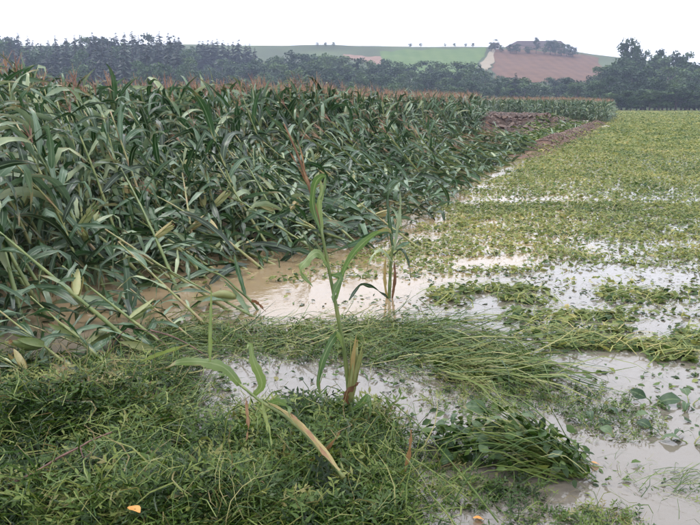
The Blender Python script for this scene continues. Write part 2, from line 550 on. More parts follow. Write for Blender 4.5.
def drape(name, corners, mat, label, n=24, lift=0.25):
    (a, b_, c, d) = [np.array(p, float) for p in corners]   # near-left, near-right, far-right, far-left
    u, v = np.meshgrid(np.linspace(0, 1, n), np.linspace(0, 1, n))
    P = (a * (1 - u[..., None]) + b_ * u[..., None]) * (1 - v[..., None]) + (d * (1 - u[..., None]) + c * u[..., None]) * v[..., None]
    P = P + ((np.stack([fbm(P[..., 0] / 9, P[..., 1] / 14, 33), fbm(P[..., 0] / 9, P[..., 1] / 14, 37)], -1) - .5) * [5, 16])
    Z = gz(P[..., 0], P[..., 1]) + lift
    bb = Buf().add(np.concatenate([P, Z[..., None]], -1).reshape(-1, 3), grid_faces(n, n))
    tag(link(name, bb.mesh(name, mat)), label, 'field', kind='structure')


def xy(px, Y):
    return ((px - 350) / FPX * Y * 0.985, Y)


drape('ploughed_field', [xy(494, 352), xy(606, 345), xy(592, 466), xy(489, 464)], mat_simple('ploughed_soil', (0.095, 0.050, 0.028), (0.15, 0.080, 0.046), 0.12, 0.85, 0.4, 0.3, .055), 'reddish brown ploughed field on the slope below the farm')
drape('meadow', [xy(384, 392), xy(472, 376), xy(484, 470), xy(378, 458)], mat_simple('meadow_grass', (0.065, 0.118, 0.028), (0.105, 0.155, 0.042), 0.08, 0.8, 0.3, 0.3, .04), 'bright green meadow strip on the far hill')
drape('stubble_strip', [xy(340, 425), xy(378, 412), xy(381, 436), xy(345, 446)], mat_simple('stubble', (0.20, 0.125, 0.09), (0.26, 0.17, 0.13), 0.2, 0.85), 'pinkish stubble strip left of the green meadow')
drape('dirt_track', [xy(474, 372), xy(484, 368), xy(494, 464), xy(487, 466)], mat_simple('track_soil', (0.24, 0.20, 0.14), (0.30, 0.25, 0.18), 0.3, 0.85), 'pale dirt track climbing between meadow and ploughed field', 16, 0.4)

# ------------------------------------------------------------------ trees
def crown_broad(seed, nclump=26, per=60, h=1.0, open_=0.0):
    r = np.random.default_rng(seed)
    q = np.array([[-.5, -.35, 0], [.5, -.35, .1], [.45, .4, 0], [-.5, .35, -.1]])
    tpl = [(q, np.array([[0, 1, 2, 3]]), np.zeros((4, 2)) + .3)]
    b = Buf()
    ph = r.random(3) * 6.28
    for k in range(nclump):
        a = r.random() * 6.28
        zz = r.uniform(0.22, 0.93)
        rr = 0.30 * math.sqrt(max(0.05, 1 - ((zz - 0.52) / 0.48) ** 2)) * (0.85 + 0.3 * math.sin(a * 2 + ph[0]))
        c = np.array([math.cos(a) * rr * r.uniform(.35, 1), math.sin(a) * rr * r.uniform(.35, 1), zz])
        sz = r.uniform(0.07, 0.13)
        d = r.normal(size=(per, 3))
        d /= np.linalg.norm(d, axis=1)[:, None]
        P = c + d * sz * (r.random(per) ** 0.4)[:, None] * np.array([1.15, 1.15, 0.8])
        scatter(b, tpl, P, r.random(per) * 6.28, r.uniform(0.022, 0.05, per), np.clip(0.35 + 0.3 * r.random() + 0.25 * (r.random(per) - .5), 0, 1), r.normal(0, .7, per), r.normal(0, .7, per), np.zeros(per, int))
    return b.mesh('crown', M_CROWN, False)


def trunk_broad(seed):
    r = np.random.default_rng(seed)
    b = Buf()
    b.add(*tube([(0, 0, -0.04), (0.005, 0, .15), (0.01, 0.01, .4), (0, 0.02, .75)], [0.03, .022, .017, .006], 6))
    for k in range(6):
        a = r.random() * 6.28
        z = r.uniform(.2, .5)
        e = np.array([math.cos(a) * .2, math.sin(a) * .2, z + r.uniform(.15, .3)])
        b.add(*tube([(0, 0, z), e * [.5, .5, 1] - [0, 0, .07], e], [0.010, .007, .003], 5, False))
    return b.mesh('trunk', M_BARK)


def crown_conifer(seed, full=1.0):
    r = np.random.default_rng(seed)
    b = Buf()
    q = np.array([[0, -.10, 0], [0, .10, 0], [.55, .22, -.10], [.55, -.22, -.10], [1, .04, -.28], [1, -.04, -.28]])
    tpl = [(q, np.array([[0, 1, 2, 3], [3, 2, 4, 5]]), np.zeros((6, 2)) + .3)]
    for z in np.linspace(0.10, 0.97, 24):
        n = int(9 + 5 * (1 - z))
        L = (0.27 * (1 - z) ** 0.8 + 0.018) * full
        a = r.random(n) * 6.28
        P = np.stack([np.zeros(n), np.zeros(n), z + r.normal(0, .012, n)], 1)
        scatter(b, tpl, P, a, L * r.uniform(.65, 1.25, n), np.clip(r.random(n), 0, 1), r.normal(0.05, .12, n), r.normal(0, .5, n), np.zeros(n, int))
    return b.mesh('crown', M_CONIFER, False)


def trunk_conifer():
    return Buf().add(*tube([(0, 0, -.04), (0, 0, .5), (0, 0, .98)], [.016, .009, .002], 6)).mesh('trunk', M_BARK)


CB = [crown_broad(50 + k, [26, 30, 22, 28, 24, 18][k], 60) for k in range(6)]
TB = [trunk_broad(70 + k) for k in range(3)]
CC = [crown_conifer(90 + k, [1, .8, 1.15, .95][k]) for k in range(4)]
TC = trunk_conifer()


def tree(name, px, Y, top, label, group, conifer=False, wide=1.0, h=None, cat='tree'):
    p = xy(px, Y)
    z0 = float(gz(p[0], p[1])) - 0.1
    if h is None:
        h = at_y(px, top, Y)[2] - z0
        h = max(2.5, min(h, 26))
    e = link(name, None, loc=(p[0], p[1], z0))
    e.empty_display_size = 1
    tag(e, label, cat, group)
    rz = R.random() * 6.28
    sw = h * wide * R.uniform(.85, 1.15)
    M = Matrix.Rotation(rz, 4, 'Z') @ Matrix.Diagonal((sw, sw, h, 1))
    link('trunk', TC if conifer else R.choice(TB), e, mw=M)
    link('crown', R.choice(CC if conifer else CB), e, mw=M)
    return e


LABEL_W = 'dark conifer in the hazy wood on the left skyline'
topx, topy = [-40, 0, 30, 45, 70, 110, 150, 185, 195], [37, 35, 36, 42, 37, 34, 33, 37, 46]
for Y, step, dy in ((330, 6.5, 0), (290, 8, 5), (255, 9, 14), (225, 11, 26)):
    px = -45 + R.random() * 8
    while px < 196:
        con = R.random() < (0.75 if 60 < px < 190 else 0.35)
        tp = np.interp(px, topx, topy) - 3 + dy + R.uniform(-2, 4)
        if con:
            tree('conifer_tree', px, Y + R.uniform(-12, 12), tp, ('lower front ' if Y < 260 else 'tall ') + LABEL_W, 'conifers of the left wood %d' % (Y < 260), True, 0.95)
        else:
            tree('broadleaf_tree', px, Y + R.uniform(-12, 12), tp + 3, ('low front ' if Y < 260 else 'tall rear ') + 'broadleaf tree among conifers of the left wood', 'broadleaf left wood %d' % (Y < 260), wide=1.0)
        px += step * R.uniform(.7, 1.4)
px = 203
while px < 262:
    tree('conifer_tree', px, 335 + R.uniform(-8, 8), np.interp(px, [200, 215, 245, 262], [42, 38, 40, 48]) + R.uniform(-1, 3), 'dark conifer in the short row on the ridge behind the maize', 'conifers on the ridge row', True, 1.15)
    px += R.uniform(3.5, 7)
LABEL_B = 'rounded grey-green tree in the belt along the foot of the hill'
for Y, dy, step in ((300, 0, 12), (268, 8, 13), (235, 17, 14), (212, 25, 15)):
    px = 175 + R.random() * 10
    while px < 515:
        tp = np.interp(px, [175, 260, 300, 330, 350, 400, 440, 470, 490, 515], [66, 56, 50, 50, 56, 58, 60, 62, 70, 81]) + dy * np.interp(px, [430, 515], [1, .5]) + R.uniform(-2.5, 4)
        st_ = ['behind the left wood', 'below the ridge conifers', 'below the bare skyline', 'below the green meadow', 'below the ploughed field'][int(np.searchsorted([200, 265, 378, 478], px))]
        rw_ = {300: 'rearmost', 268: 'taller', 235: 'middle-row', 212: 'low front-row'}[Y]
        tree('broadleaf_tree', px, Y + R.uniform(-10, 10), tp, rw_ + ' rounded tree in the hillfoot belt ' + st_, rw_ + ' belt trees ' + st_, wide=R.uniform(1.1, 1.5))
        px += step * R.uniform(.7, 1.35)
tree('conifer_tree', 513, 225, 72, 'single dark pointed conifer below the ploughed field', None, True, 1.3)
for px, tp in ((318, 46), (326, 47), (334, 47)):
    tree('broadleaf_tree', px, 470, tp, 'small tree of the trio on the bare skyline left of the meadow', 'skyline trio', wide=1.6)
for px, tp in ((409, 47), (419, 47), (443, 48), (452, 48), (463, 48), (470, 47)):
    tree('broadleaf_tree', px, 478, tp, 'small lone tree on the skyline above the green meadow', 'skyline trees above the meadow', wide=1.7)
LABEL_R = 'dense tree of the hazy wood at the right field end'
for Y, step, dy in ((262, 12, 0), (232, 12, 8), (205, 13, 22), (184, 13, 36)):
    px = 588 + R.random() * 8 + (262 - Y) * 0.05
    while px < 735:
        tp = np.interp(px, [588, 600, 612, 640, 660, 680, 700, 735], [76, 65, 60, 58, 56, 59, 62, 62]) + dy * (0.55 if px < 615 else 1) + R.uniform(-3, 3)
        tree('broadleaf_tree', px, Y + R.uniform(-8, 8), tp, {262: 'rearmost', 232: 'upper', 205: 'middle', 184: 'low front'}[Y] + ' tree of the hazy right wood ' + ('next to the maize end' if px < 640 else 'towards the picture edge'), 'right wood %d %d' % (Y, px < 640), wide=R.uniform(1.05, 1.4))
        px += step * R.uniform(.7, 1.3)
for px, tp, w in ((621, 38, .75), (629, 41, .6), (637, 47, .55), (652, 49, .8), (668, 50, .9), (676, 49, .75)):
    tree('broadleaf_tree', px, 272, tp, {621: 'tallest open-crowned tree rising above the right wood'}.get(px, 'open-crowned tree standing above the right wood'), None if px == 621 else 'open trees above the right wood', wide=w)
px = 505
while px < 612:
    tree('hedge_bush', px, R.uniform(215, 300), R.uniform(75, 87), 'low bush on the rough slope below the ploughed field', 'bushes below the ploughed field', wide=1.7, cat='bush')
    px += R.uniform(3, 6)
px = 606
while px < 740:
    tree('hedge_bush', px, R.uniform(176, 182), R.uniform(86, 96), 'low bush along the field end in front of the right wood', 'bushes at the field end', wide=2.0, cat='bush')
    px += R.uniform(3.5, 6)
# farm on the hilltop
def box(b, x0, x1, y0, y1, z0, z1, T=.5):
    V = np.array([(x, y, z) for z in (z0, z1) for y in (y0, y1) for x in (x0, x1)], float)
    F = [[0, 2, 3, 1], [4, 5, 7, 6], [0, 1, 5, 4], [2, 6, 7, 3], [0, 4, 6, 2], [1, 3, 7, 5]]
    b.add(V, F, None, T)


def farm(name, px0, px1, Y, eave, ridge, dep, wallm, roofm, label, hipl=0.18, wins=5):
    xc = xy((px0 + px1) / 2, Y)[0]
    hw = (px1 - px0) / 2 / FPX * Y
    z0 = float(gz(xc, Y)) - 0.3
    e = link(name, None, loc=(xc, Y, z0))
    tag(e, label, 'building')
    b = Buf()
    box(b, -hw, hw, 0, dep, -2.5, eave)
    link('wall', b.mesh('wall', wallm, False), e)
    o = 0.6
    hl = hw * hipl * 2
    V = [(-hw - o, -o, eave - .1), (hw + o, -o, eave - .1), (hw + o, dep + o, eave - .1), (-hw - o, dep + o, eave - .1), (-hw + hl, dep / 2, ridge), (hw - hl * .2, dep / 2, ridge)]
    b = Buf().add(V, [[0, 1, 5, 4], [2, 3, 4, 5], [3, 0, 4, 4], [1, 2, 5, 5], [3, 2, 1, 0]])
    link('roof', b.mesh('roof', roofm, False), e)
    wm = mat_simple(name + '_opening', (0.03, 0.03, 0.035), (0.06, 0.055, 0.05), 1, .3, 0)
    for k in range(wins):
        b = Buf()
        cx = -hw + 2 * hw * (k + .5) / wins
        box(b, cx - .7, cx + .7, -0.08, .02, eave * .35, eave * .8)
        link('window' if k != wins // 2 else 'door', b.mesh('opening', wm, False), e)


roofm = mat_simple('clay_roof', (0.055, 0.042, 0.042), (0.085, 0.06, 0.058), 0.8)
wallm = mat_simple('barn_wall', (0.30, 0.20, 0.17), (0.42, 0.30, 0.26), 0.6)
whitem = mat_simple('white_render', (0.70, 0.69, 0.67), (0.80, 0.79, 0.77), 0.6)
farm('barn', 506, 560, 468, 2.6, 6.0, 12, wallm, roofm, 'long low barn with dark roof on the hilltop farm')
farm('farmhouse', 489, 496, 466, 2.8, 4.6, 7, whitem, roofm, 'small white farmhouse wall showing among hilltop trees', .1, 2)
for px, tp, w, Y in ((488, 42, 1.1, 458), (492, 39, 1.1, 461), (498, 45, 1.2, 457)):
    tree('broadleaf_tree', px, Y, tp, 'dark tree in the cluster at the left end of the hilltop farm', 'trees left of the farm', wide=w)
for px, tp, w in ((532, 37, 1.0), (546, 39, 1.3), (551, 41, 1.2), (557, 43, 1.5), (562, 44, 1.4), (568, 46, 1.6), (507, 44, 1.5), (513, 43, 1.4), (524, 46, 1.6), (540, 44, 1.5)):
    tree('broadleaf_tree', px, 455, tp, 'round tree growing in front of the hilltop barn', 'trees in front of the barn', wide=w)

# ------------------------------------------------------------------ maize
LV = []
_lr = random.Random(5)
for e0, drop, pw in ((78, 95, 1.6), (70, 130, 1.4), (58, 120, 1.3), (50, 150, 1.5), (35, 110, 1.2), (20, 95, 1.1), (0, 80, 1.0), (-15, 65, 1.0), (65, 175, 2.2), (40, 60, 1.3), (75, 55, 1.5), (55, 165, 1.1)):
    for torn in (0.0, 0.35):
        LV.append(dict(e0=e0, drop=drop, pw=pw, twist=_lr.uniform(-120, 120), sweep=_lr.uniform(-.2, .2), wid=_lr.uniform(.084, .12), ph=_lr.random() * 6, wave=.012, torn=torn))
        if torn:
            LV[-1].update(kink=_lr.uniform(50, 120), kv=_lr.uniform(.2, .55), drop=drop * .45)
        else:
            LV[-1].update(drop=drop * _lr.uniform(.7, 1.1))
T_NEAR = [leaf_tpl(10, 2, **k) for k in LV]
T_MID = [leaf_tpl(5, 2, **{**k, 'torn': 0}) for k in LV]
T_FAR = [leaf_tpl(4, 1, **{**k, 'torn': 0, 'wave': 0}) for k in LV]
ME_LEAF = [Buf().add(*t).mesh('leaf', M_LEAF) for t in T_NEAR]
ME_FRESH = [Buf().add(*t).mesh('leaf', M_FRESH) for t in T_NEAR]


def stalk_curve(t, bend):
    t = np.asarray(t, float)
    return np.stack([bend * t ** 2, 0 * t, t * (1 - .3 * bend * t)], -1)


BENDS = (0.0, 0.12, 0.25, 0.4)


def stalk_mesh(bend, r0=0.0095, mat=None):
    t = np.linspace(0, 1, 13)
    r = r0 * (1 - 0.62 * t)
    r = r * np.where(np.arange(13) % 2 == 0, 1.18, 0.97)
    T = np.repeat(np.where(np.arange(13) % 2 == 0, 0.75, 0.45), 6)
    v, f, u = tube(stalk_curve(t, bend), r, 6)
    return Buf().add(v, f, u, T).mesh('stalk', mat or M_STALK)


ME_STALK = [stalk_mesh(b_) for b_ in BENDS]


def tassel_tpl(n=8, seed=0, seg=3):
    r = random.Random(seed)
    b = Buf()
    for k in range(n):
        a = k * 2.4 + r.random()
        sp = 0.0 if k == 0 else r.uniform(.25, .6)
        L = 1.0 if k == 0 else r.uniform(.5, .8)
        z0 = 0.0 if k == 0 else r.uniform(.05, .35)
        v = np.linspace(0, 1, seg + 1)
        P = np.stack([math.cos(a) * sp * L * v ** 1.3, math.sin(a) * sp * L * v ** 1.3, z0 + L * v * (1 - .25 * sp * v)], 1)
        side = np.tile([-math.sin(a + .6), math.cos(a + .6), 0], (seg + 1, 1))
        b.add(*ribbon(P, side, np.full(seg + 1, .020) * (1 - .5 * v)))
    return np.concatenate(b.V), np.concatenate(b.F), np.concatenate(b.U)


T_TAS = [tassel_tpl(8, k) for k in range(3)]
T_TASF = [tassel_tpl(5, k + 9, 1) for k in range(3)]
ME_TAS = [Buf().add(*t).mesh('tassel', M_TASSEL) for t in T_TAS]


def ear_mesh(seed):
    r = random.Random(seed)
    b = Buf()
    t = np.linspace(0, 1, 8)
    prof = np.array([.35, .75, .98, 1, .95, .78, .5, .16]) * .13
    b.add(*tube(np.stack([0.05 * np.sin(t * 3), 0 * t, t], 1), prof, 6), .4)
    for k in range(4):          # loose husk leaves
        a = k * 1.57 + r.random() * .5
        v = np.linspace(0, 1, 6)
        rr = .12 * np.sin(np.clip(v * 1.1 + .25, 0, 1.57)) + .02 + .10 * np.clip(v - .75, 0, 1) * r.random() * 4
        P = np.stack([np.cos(a) * rr, np.sin(a) * rr, v * r.uniform(.85, 1.15)], 1)
        side = np.tile([-math.sin(a), math.cos(a), 0], (6, 1))
        b.add(*ribbon(P, side, .11 * np.array([.6, 1, 1, .9, .6, .1]), 2, -.35), r.uniform(.2, .9))
    return b.mesh('ear', M_HUSK)


ME_EAR = [ear_mesh(k) for k in range(3)]
v_ = np.linspace(0, 1, 4)
_b = Buf()
for k in range(7):
    a = k * .9
    _b.add(*ribbon(np.stack([np.cos(a) * .06 * v_, np.sin(a) * .06 * v_, .95 + .22 * v_ - .1 * v_ ** 2], 1), np.tile([-math.sin(a), math.cos(a), 0], (4, 1)), np.full(4, .012)))
ME_SILK = _b.mesh('silk', M_DRY)


def lean_matrix(az, ang):
    """rotate +Z by ang towards azimuth az; local X points to az"""
    return Matrix.Rotation(az, 4, 'Z') @ Matrix.Rotation(ang, 4, 'Y')


def maize(base, h, az, ang, label, group=None, bendi=1, nleaf=11, t0=0.15, tassel=True, ears=1, lodged=0.0, leafL=(.6, .95), fresh=False, name='maize_plant', stalk=None, droopy=None):
    e = link(name, None, loc=tuple(base))
    e.empty_display_size = .2
    tag(e, label, 'maize plant', group)
    M = lean_matrix(az, ang)
    bend = BENDS[bendi]
    link('stalk', stalk or ME_STALK[bendi], e, mw=M @ Matrix.Diagonal((h, h, h, 1)) if stalk is None else M @ Matrix.Diagonal((h, h, h, 1)))
    a0 = R.random() * 6.28
    for k in range(nleaf):
        t = t0 + (0.97 - t0) * (k + .3 * R.random()) / nleaf
        p = M @ (Vector(stalk_curve(t, bend)) * h)
        la = a0 + k * math.pi + R.uniform(-.55, .55)
        if lodged > 0:
            # blades of a fallen stalk stream along it and hang down
            side = az + (1 if k % 2 else -1) * R.uniform(.15, 1.5)
            la = side if R.random() < .35 + .65 * lodged else la
        elif R.random() < .35:
            la = az + R.uniform(-.8, .8)
        top = t > .7
        if lodged > .5:
            vi = R.choice([5, 6, 7, 5, 6, 9, 4])
        else:
            vi = R.choice([0, 1, 2, 8, 10, 2, 9] if top else [1, 2, 3, 4, 8, 11, 5])
        vi = vi * 2 + (1 if R.random() < .45 else 0)
        L = R.uniform(*leafL) * (0.72 if t > .85 else 1) * R.choice([1, 1, 1, .7, .55]) * (1 - .25 * lodged)
        MM = Matrix.Translation(p) @ Matrix.Rotation(la, 4, 'Z') @ Matrix.Rotation(R.gauss(0, .3), 4, 'X') @ Matrix.Rotation(R.gauss(0, .15), 4, 'Y') @ Matrix.Diagonal((L, L * R.uniform(.85, 1.1), L, 1))
        link('leaf', (ME_FRESH if fresh else ME_LEAF)[vi], e, mw=MM)
    tip = M @ (Vector(stalk_curve(1.0, bend)) * h)
    if tassel:
        sc = R.uniform(.24, .34)
        link('tassel', R.choice(ME_TAS), e, mw=Matrix.Translation(tip) @ lean_matrix(az, ang * .9 + bend) @ Matrix.Diagonal((sc, sc, sc, 1)))
    for k in range(ears):
        t = .42 + .1 * k + R.uniform(-.05, .05)
        p = M @ (Vector(stalk_curve(t, bend)) * h)
        sc = R.uniform(.2, .26)
        er = link('ear', R.choice(ME_EAR), e, mw=Matrix.Translation(p) @ lean_matrix(az + R.uniform(-2, 2), ang * .8 + .35) @ Matrix.Diagonal((sc, sc, sc, 1)))
        link('silk', ME_SILK, er)
    return e


# candidate positions in rows along the field edge
cand = []
edir = np.array([0.355, 0.935])
for row in range(0, 70):
    off = 0.12 + row * 0.72
    y = 3.0
    while y < 92:
        yy = y + R.uniform(-.05, .05)
        xx = float(np.interp(yy, EY, EX)) - off / .93 + R.gauss(0, .06)
        cand.append((xx, yy))
        y += 0.19 if y < 30 else (.26 if y < 60 else .34)
cand = np.array(cand)
z = gz(cand[:, 0], cand[:, 1])
sI = inside(cand[:, 0], cand[:, 1])
base3 = np.stack([cand[:, 0], cand[:, 1], z], 1)
ppx, ppy = proj(base3)
dist = np.hypot(cand[:, 0], cand[:, 1])
keep = (ppx > -70 - 2200 / np.maximum(dist, 3)) & (ppx < 720) & (dist > 4.3)
keep &= ~in_patch(cand[:, 0], cand[:, 1])
keep &= ~((cand[:, 1] < 6.6) & (sI < .45)) & ~((cand[:, 1] < 5.4) & (sI < .8)) & ~((cand[:, 1] < 4.6) & (sI < 1.1))
# thin out the field interior that only shows as a line of tops
keep &= ~((sI > 9) & (cand[:, 1] > 14) & (rng.random(len(cand)) < .45))
keep &= ~((sI > 22) & (cand[:, 1] > 30) & (rng.random(len(cand)) < .4))
keep &= (sI < 26) | (cand[:, 1] < 60)
# washed gaps
gap = fbm(cand[:, 0] / 1.6, cand[:, 1] / 1.6, 12)
keep &= ~((sI < 3.0) & (gap > .66))
cand, z, sI, dist, base3 = cand[keep], z[keep], sI[keep], dist[keep], base3[keep]
# storm lean: flat along the edge, almost upright in the interior
nse = fbm(cand[:, 0] / 2.5, cand[:, 1] / 2.5, 21)
edgew = np.interp(cand[:, 1], [4, 9, 16, 30, 60, 90], [2.6, 3.7, 4.3, 4.2, .5, .3])
flat = np.clip(1.3 - sI / edgew + (nse - .5) * 1.4, 0, 1)
flat = np.where(cand[:, 1] > 66, 0, flat)
flat = flat * np.interp(cand[:, 0] / cand[:, 1], [-.32, -.14], [.18, 1.0])   # the stand at the left stayed up
lean = np.radians(np.clip(8 + 75 * flat ** .75 + rng.normal(0, 4 + 6 * flat, len(cand)), 2, 87))
laz = np.radians(158) + (nse - .5) * 1.2 + rng.normal(0, .36, len(cand))
hh = np.interp(cand[:, 0] / cand[:, 1], [-.46, -.36, 0], [2.08, 1.8, 1.74]) + np.interp(cand[:, 1], [15, 50], [0, .14]) + .25 * (fbm(cand[:, 0] / 3, cand[:, 1] / 3, 30) - .3) + rng.normal(0, .07, len(cand))
score = dist + 0.35 * np.clip(sI - 1, 0, 20) + 100 * (proj(base3)[0] < -100)
order = np.argsort(score)
N_IND = 262
ind = order[:N_IND]
rest = order[N_IND:]
for i in ind:
    f = flat[i]
    x, y = cand[i]
    bx_ = float(proj(base3[i])[0])
    zone = ['at the left picture edge', 'left of the brown pool', 'behind the brown pool', 'behind the lone standing plant', 'behind the snapped stump', 'at the bend of the field edge', 'along the crop edge further back'][int(np.searchsorted([60, 180, 290, 370, 430, 480], bx_))]
    band = ['in the front rows ', 'in the second rows ', 'in the middle rows ', 'in the rear rows '][int(np.searchsorted([6.3, 8.2, 10.5], dist[i]))]
    zone = band + zone
    if f > .6:
        lab, grp = 'flattened maize plant lying leftwards ' + zone, 'flattened maize ' + zone
    elif f > .2:
        lab, grp = 'half-toppled maize plant leaning leftwards ' + zone, 'leaning maize ' + zone
    else:
        lab, grp = 'upright maize plant standing ' + zone, 'upright maize ' + zone
    maize(base3[i], hh[i] * (1 + .06 * f), laz[i], lean[i], lab, grp, R.choice([0, 1, 1, 2]) if f < .5 else R.choice([0, 0, 1]), R.choice([12, 13, 14]), .14 if f < .5 else .28, R.random() < .13, 1 if R.random() < .8 else 0, f)
# the rest of the field: one mass
bl, bs, bt = Buf(), Buf(), Buf()


def mass(ix, tpls, nl, tn0, wide, stalkw, tas):
    n = len(ix)
    dirx = np.sin(lean[ix]) * np.cos(laz[ix])
    diry = np.sin(lean[ix]) * np.sin(laz[ix])
    ax = np.stack([dirx, diry, np.cos(lean[ix])], 1)
    B = base3[ix]
    H = hh[ix]
    a0 = rng.random(n) * 6.28
    top_sets = np.array([0, 1, 2, 8, 10, 9]) * 2
    low_sets = np.array([1, 2, 3, 4, 11, 5]) * 2
    lod_sets = np.array([5, 6, 7, 6, 9, 5]) * 2
    for k in range(nl):
        t = tn0 + (.97 - tn0) * (k + rng.random(n) * .4) / nl
        P = B + ax * (H * t)[:, None]
        lod = flat[ix] > .5
        vi = np.where(lod, rng.choice(lod_sets, n), np.where(t > .7, rng.choice(top_sets, n), rng.choice(low_sets, n)))
        vi = vi + (rng.random(n) < .4)
        la = np.where(lod, laz[ix] + np.where(rng.random(n) < .5, 1, -1) * rng.uniform(.1, 1.5, n), a0 + k * np.pi + rng.normal(0, .4, n))
        L = rng.uniform(.6, .95, n) * np.where(t > .85, .72, 1) * wide * (1 - .25 * flat[ix])
        scatter(bl, tpls, P, la, L, np.clip(rng.normal(.48, .3, n), 0, 1), rng.normal(0, .15, n), rng.normal(0, .35, n), vi)
    q = np.linspace(0, 1, 3)
    for sgn in (0, 1.57):
        st = [(ribbon(np.stack([0 * q, 0 * q, q], 1), np.tile([math.cos(sgn), math.sin(sgn), 0], (3, 1)), np.full(3, stalkw)))]
        scatter(bs, st, B, laz[ix], H, np.clip(rng.normal(.5, .2, n), 0, 1), lean[ix], 0, np.zeros(n, int))
    m = rng.random(n) < tas
    tip = B + ax * H[:, None]
    scatter(bt, T_TASF if wide > 1.05 else T_TAS, tip[m], laz[ix][m], rng.uniform(.3, .42, m.sum()) * (1.0 + .15 * (wide - 1)), np.clip(rng.normal(.5, .2, m.sum()), 0, 1), lean[ix][m], 0)


d = dist[rest]
mass(rest[d < 17], T_MID, 11, .15, 1.0, .0085, .25)
mass(rest[(d >= 17) & (d < 34)], T_MID, 8, .25, 1.08, .010, .85)
mass(rest[d >= 34], T_FAR, 8, .12, 1.15, .009, .95)
fe = link('maize_field', None)
tag(fe, 'mass of standing maize reaching back to the far field end', 'maize field', kind='stuff')
for nm, bb, mm in (('leaves', bl, M_LEAF_F), ('stalks', bs, M_STALK), ('tassels', bt, M_TASSEL)):
    tag(link(nm, bb.mesh(nm, mm), fe), kind='stuff')
print('maize candidates', len(cand), 'leaf quads', sum(len(f) for f in bl.F))


bm_ = Buf()
n = 2600
y = rng.uniform(4.2, 15, n)
sv = rng.uniform(.05, 5.5, n)
x = np.interp(y, EY, EX) - sv / .93
k = (np.hypot(x, y) > 4.3) & (x > -.58 * y) & ~((y < 5.4) & (sv < .5))
x, y, sv = x[k], y[k], sv[k]
n = len(x)
scatter(bm_, T_MID, np.column_stack([x, y, np.maximum(gz(x, y), 0) + .02 + rng.random(n) ** 1.5 * .45 * np.clip(sv, .2, 1)]), np.radians(150) + rng.normal(0, 1.1, n), rng.uniform(.35, .8, n), np.clip(rng.normal(.38, .28, n), 0, 1), rng.normal(.1, .3, n), rng.normal(0, .5, n), rng.choice(np.array([8, 9, 10, 11, 12, 13, 14, 15, 18, 6]), n))
tag(link('maize_leaf_litter', bm_.mesh('maize_leaf_litter', M_LEAF_F)), 'torn maize leaves lying tangled between the flattened stalks', 'maize leaves', kind='stuff')


# ---- single maize plants in the foreground, base and tip read from the photograph
def stalk_to(b_px, tip_px, dy, bendi=0, z=0.0):
    p0 = gnd(*b_px, z)
    p1 = at_y(*tip_px, p0[1] + dy)
    c = Vector(stalk_curve(1.0, BENDS[bendi]))
    dvec = Vector(p1 - p0)
    az = math.atan2(dvec.y, dvec.x)
    tot = math.acos(max(-1, min(1, dvec.z / dvec.length)))
    ang = tot - math.atan2(c.x, c.z)
    return p0 - np.array([0, 0, .03]), dvec.length / c.length, az, ang


ME_THICK = stalk_mesh(0.0, .0115)
fallen = [
    ((152, 356), (-8, 222), .45, 'long bare maize stalk slanting across the left edge into the weed mat'),
    ((178, 352), (62, 262), .5, 'fallen maize stalk with husked ear ending by the brown pool'),
    ((236, 312), (105, 226), .6, 'fallen maize stalk reaching over the brown pool from the left stand'),
    ((92, 380), (-14, 296), .3, 'short thick maize stalk with pale ear above the weed mat'),
    ((64, 392), (-22, 338), .25, 'lowest broken maize stalk at the left picture edge'),
    ((262, 318), (160, 262), .5, 'bent maize stalk with drooping leaf lying in the brown pool'),
    ((205, 345), (130, 285), .4, 'fallen stalk half under the flattened grass at left'),
    ((120, 372), (30, 292), .3, 'fallen maize stalk with husked ear just above the weed mat at left'),
    ((30, 402), (-40, 352), .2, 'broken stalk end with pale husk at the far left above the mat'),
    ((140, 362), (20, 318), .3, 'low maize stalk lying nearly level across the left puddle'),
    ((215, 330), (118, 238), .5, 'slanting maize stalk left of the bent one in the pool'),
    ((190, 362), (105, 322), .3, 'stalk lying flat where the grass swath meets the mat'),
    ((330, 258), (235, 195), .7, 'toppled maize plant on the far side of the brown pool'),
    ((425, 250), (345, 190), .7, 'toppled maize plant pointing left beside the snapped stump'),
]
for k, (b0, b1, dy, lab) in enumerate(fallen):
    p0, h, az, ang = stalk_to(b0, b1, dy)
    maize(p0, h, az, ang, lab, None, 0, 12 if k < 12 else 14, .10, False, 1 if k in (1, 3, 4, 0, 7, 8, 9, 11) else 0, 1.0, (.4, .75), name='fallen_maize', stalk=ME_THICK)


# hand-shaped leaves: ribbon through photo points at given depths
def px_curve(pts, Y0, n=12):
    P = np.array([at_y(p[0], p[1], Y0 + (p[2] if len(p) > 2 else 0)) for p in pts])
    t = np.linspace(0, len(P) - 1, n)
    i = np.clip(np.floor(t).astype(int), 0, len(P) - 2)
    f = (t - i)[:, None]
    Pm = np.vstack([2 * P[0] - P[1], P, 2 * P[-1] - P[-2]])
    a, b_, c, d_ = Pm[i], Pm[i + 1], Pm[i + 2], Pm[i + 3]
    return .5 * ((2 * b_) + (-a + c) * f + (2 * a - 5 * b_ + 4 * c - d_) * f ** 2 + (-a + 3 * b_ - 3 * c + d_) * f ** 3)


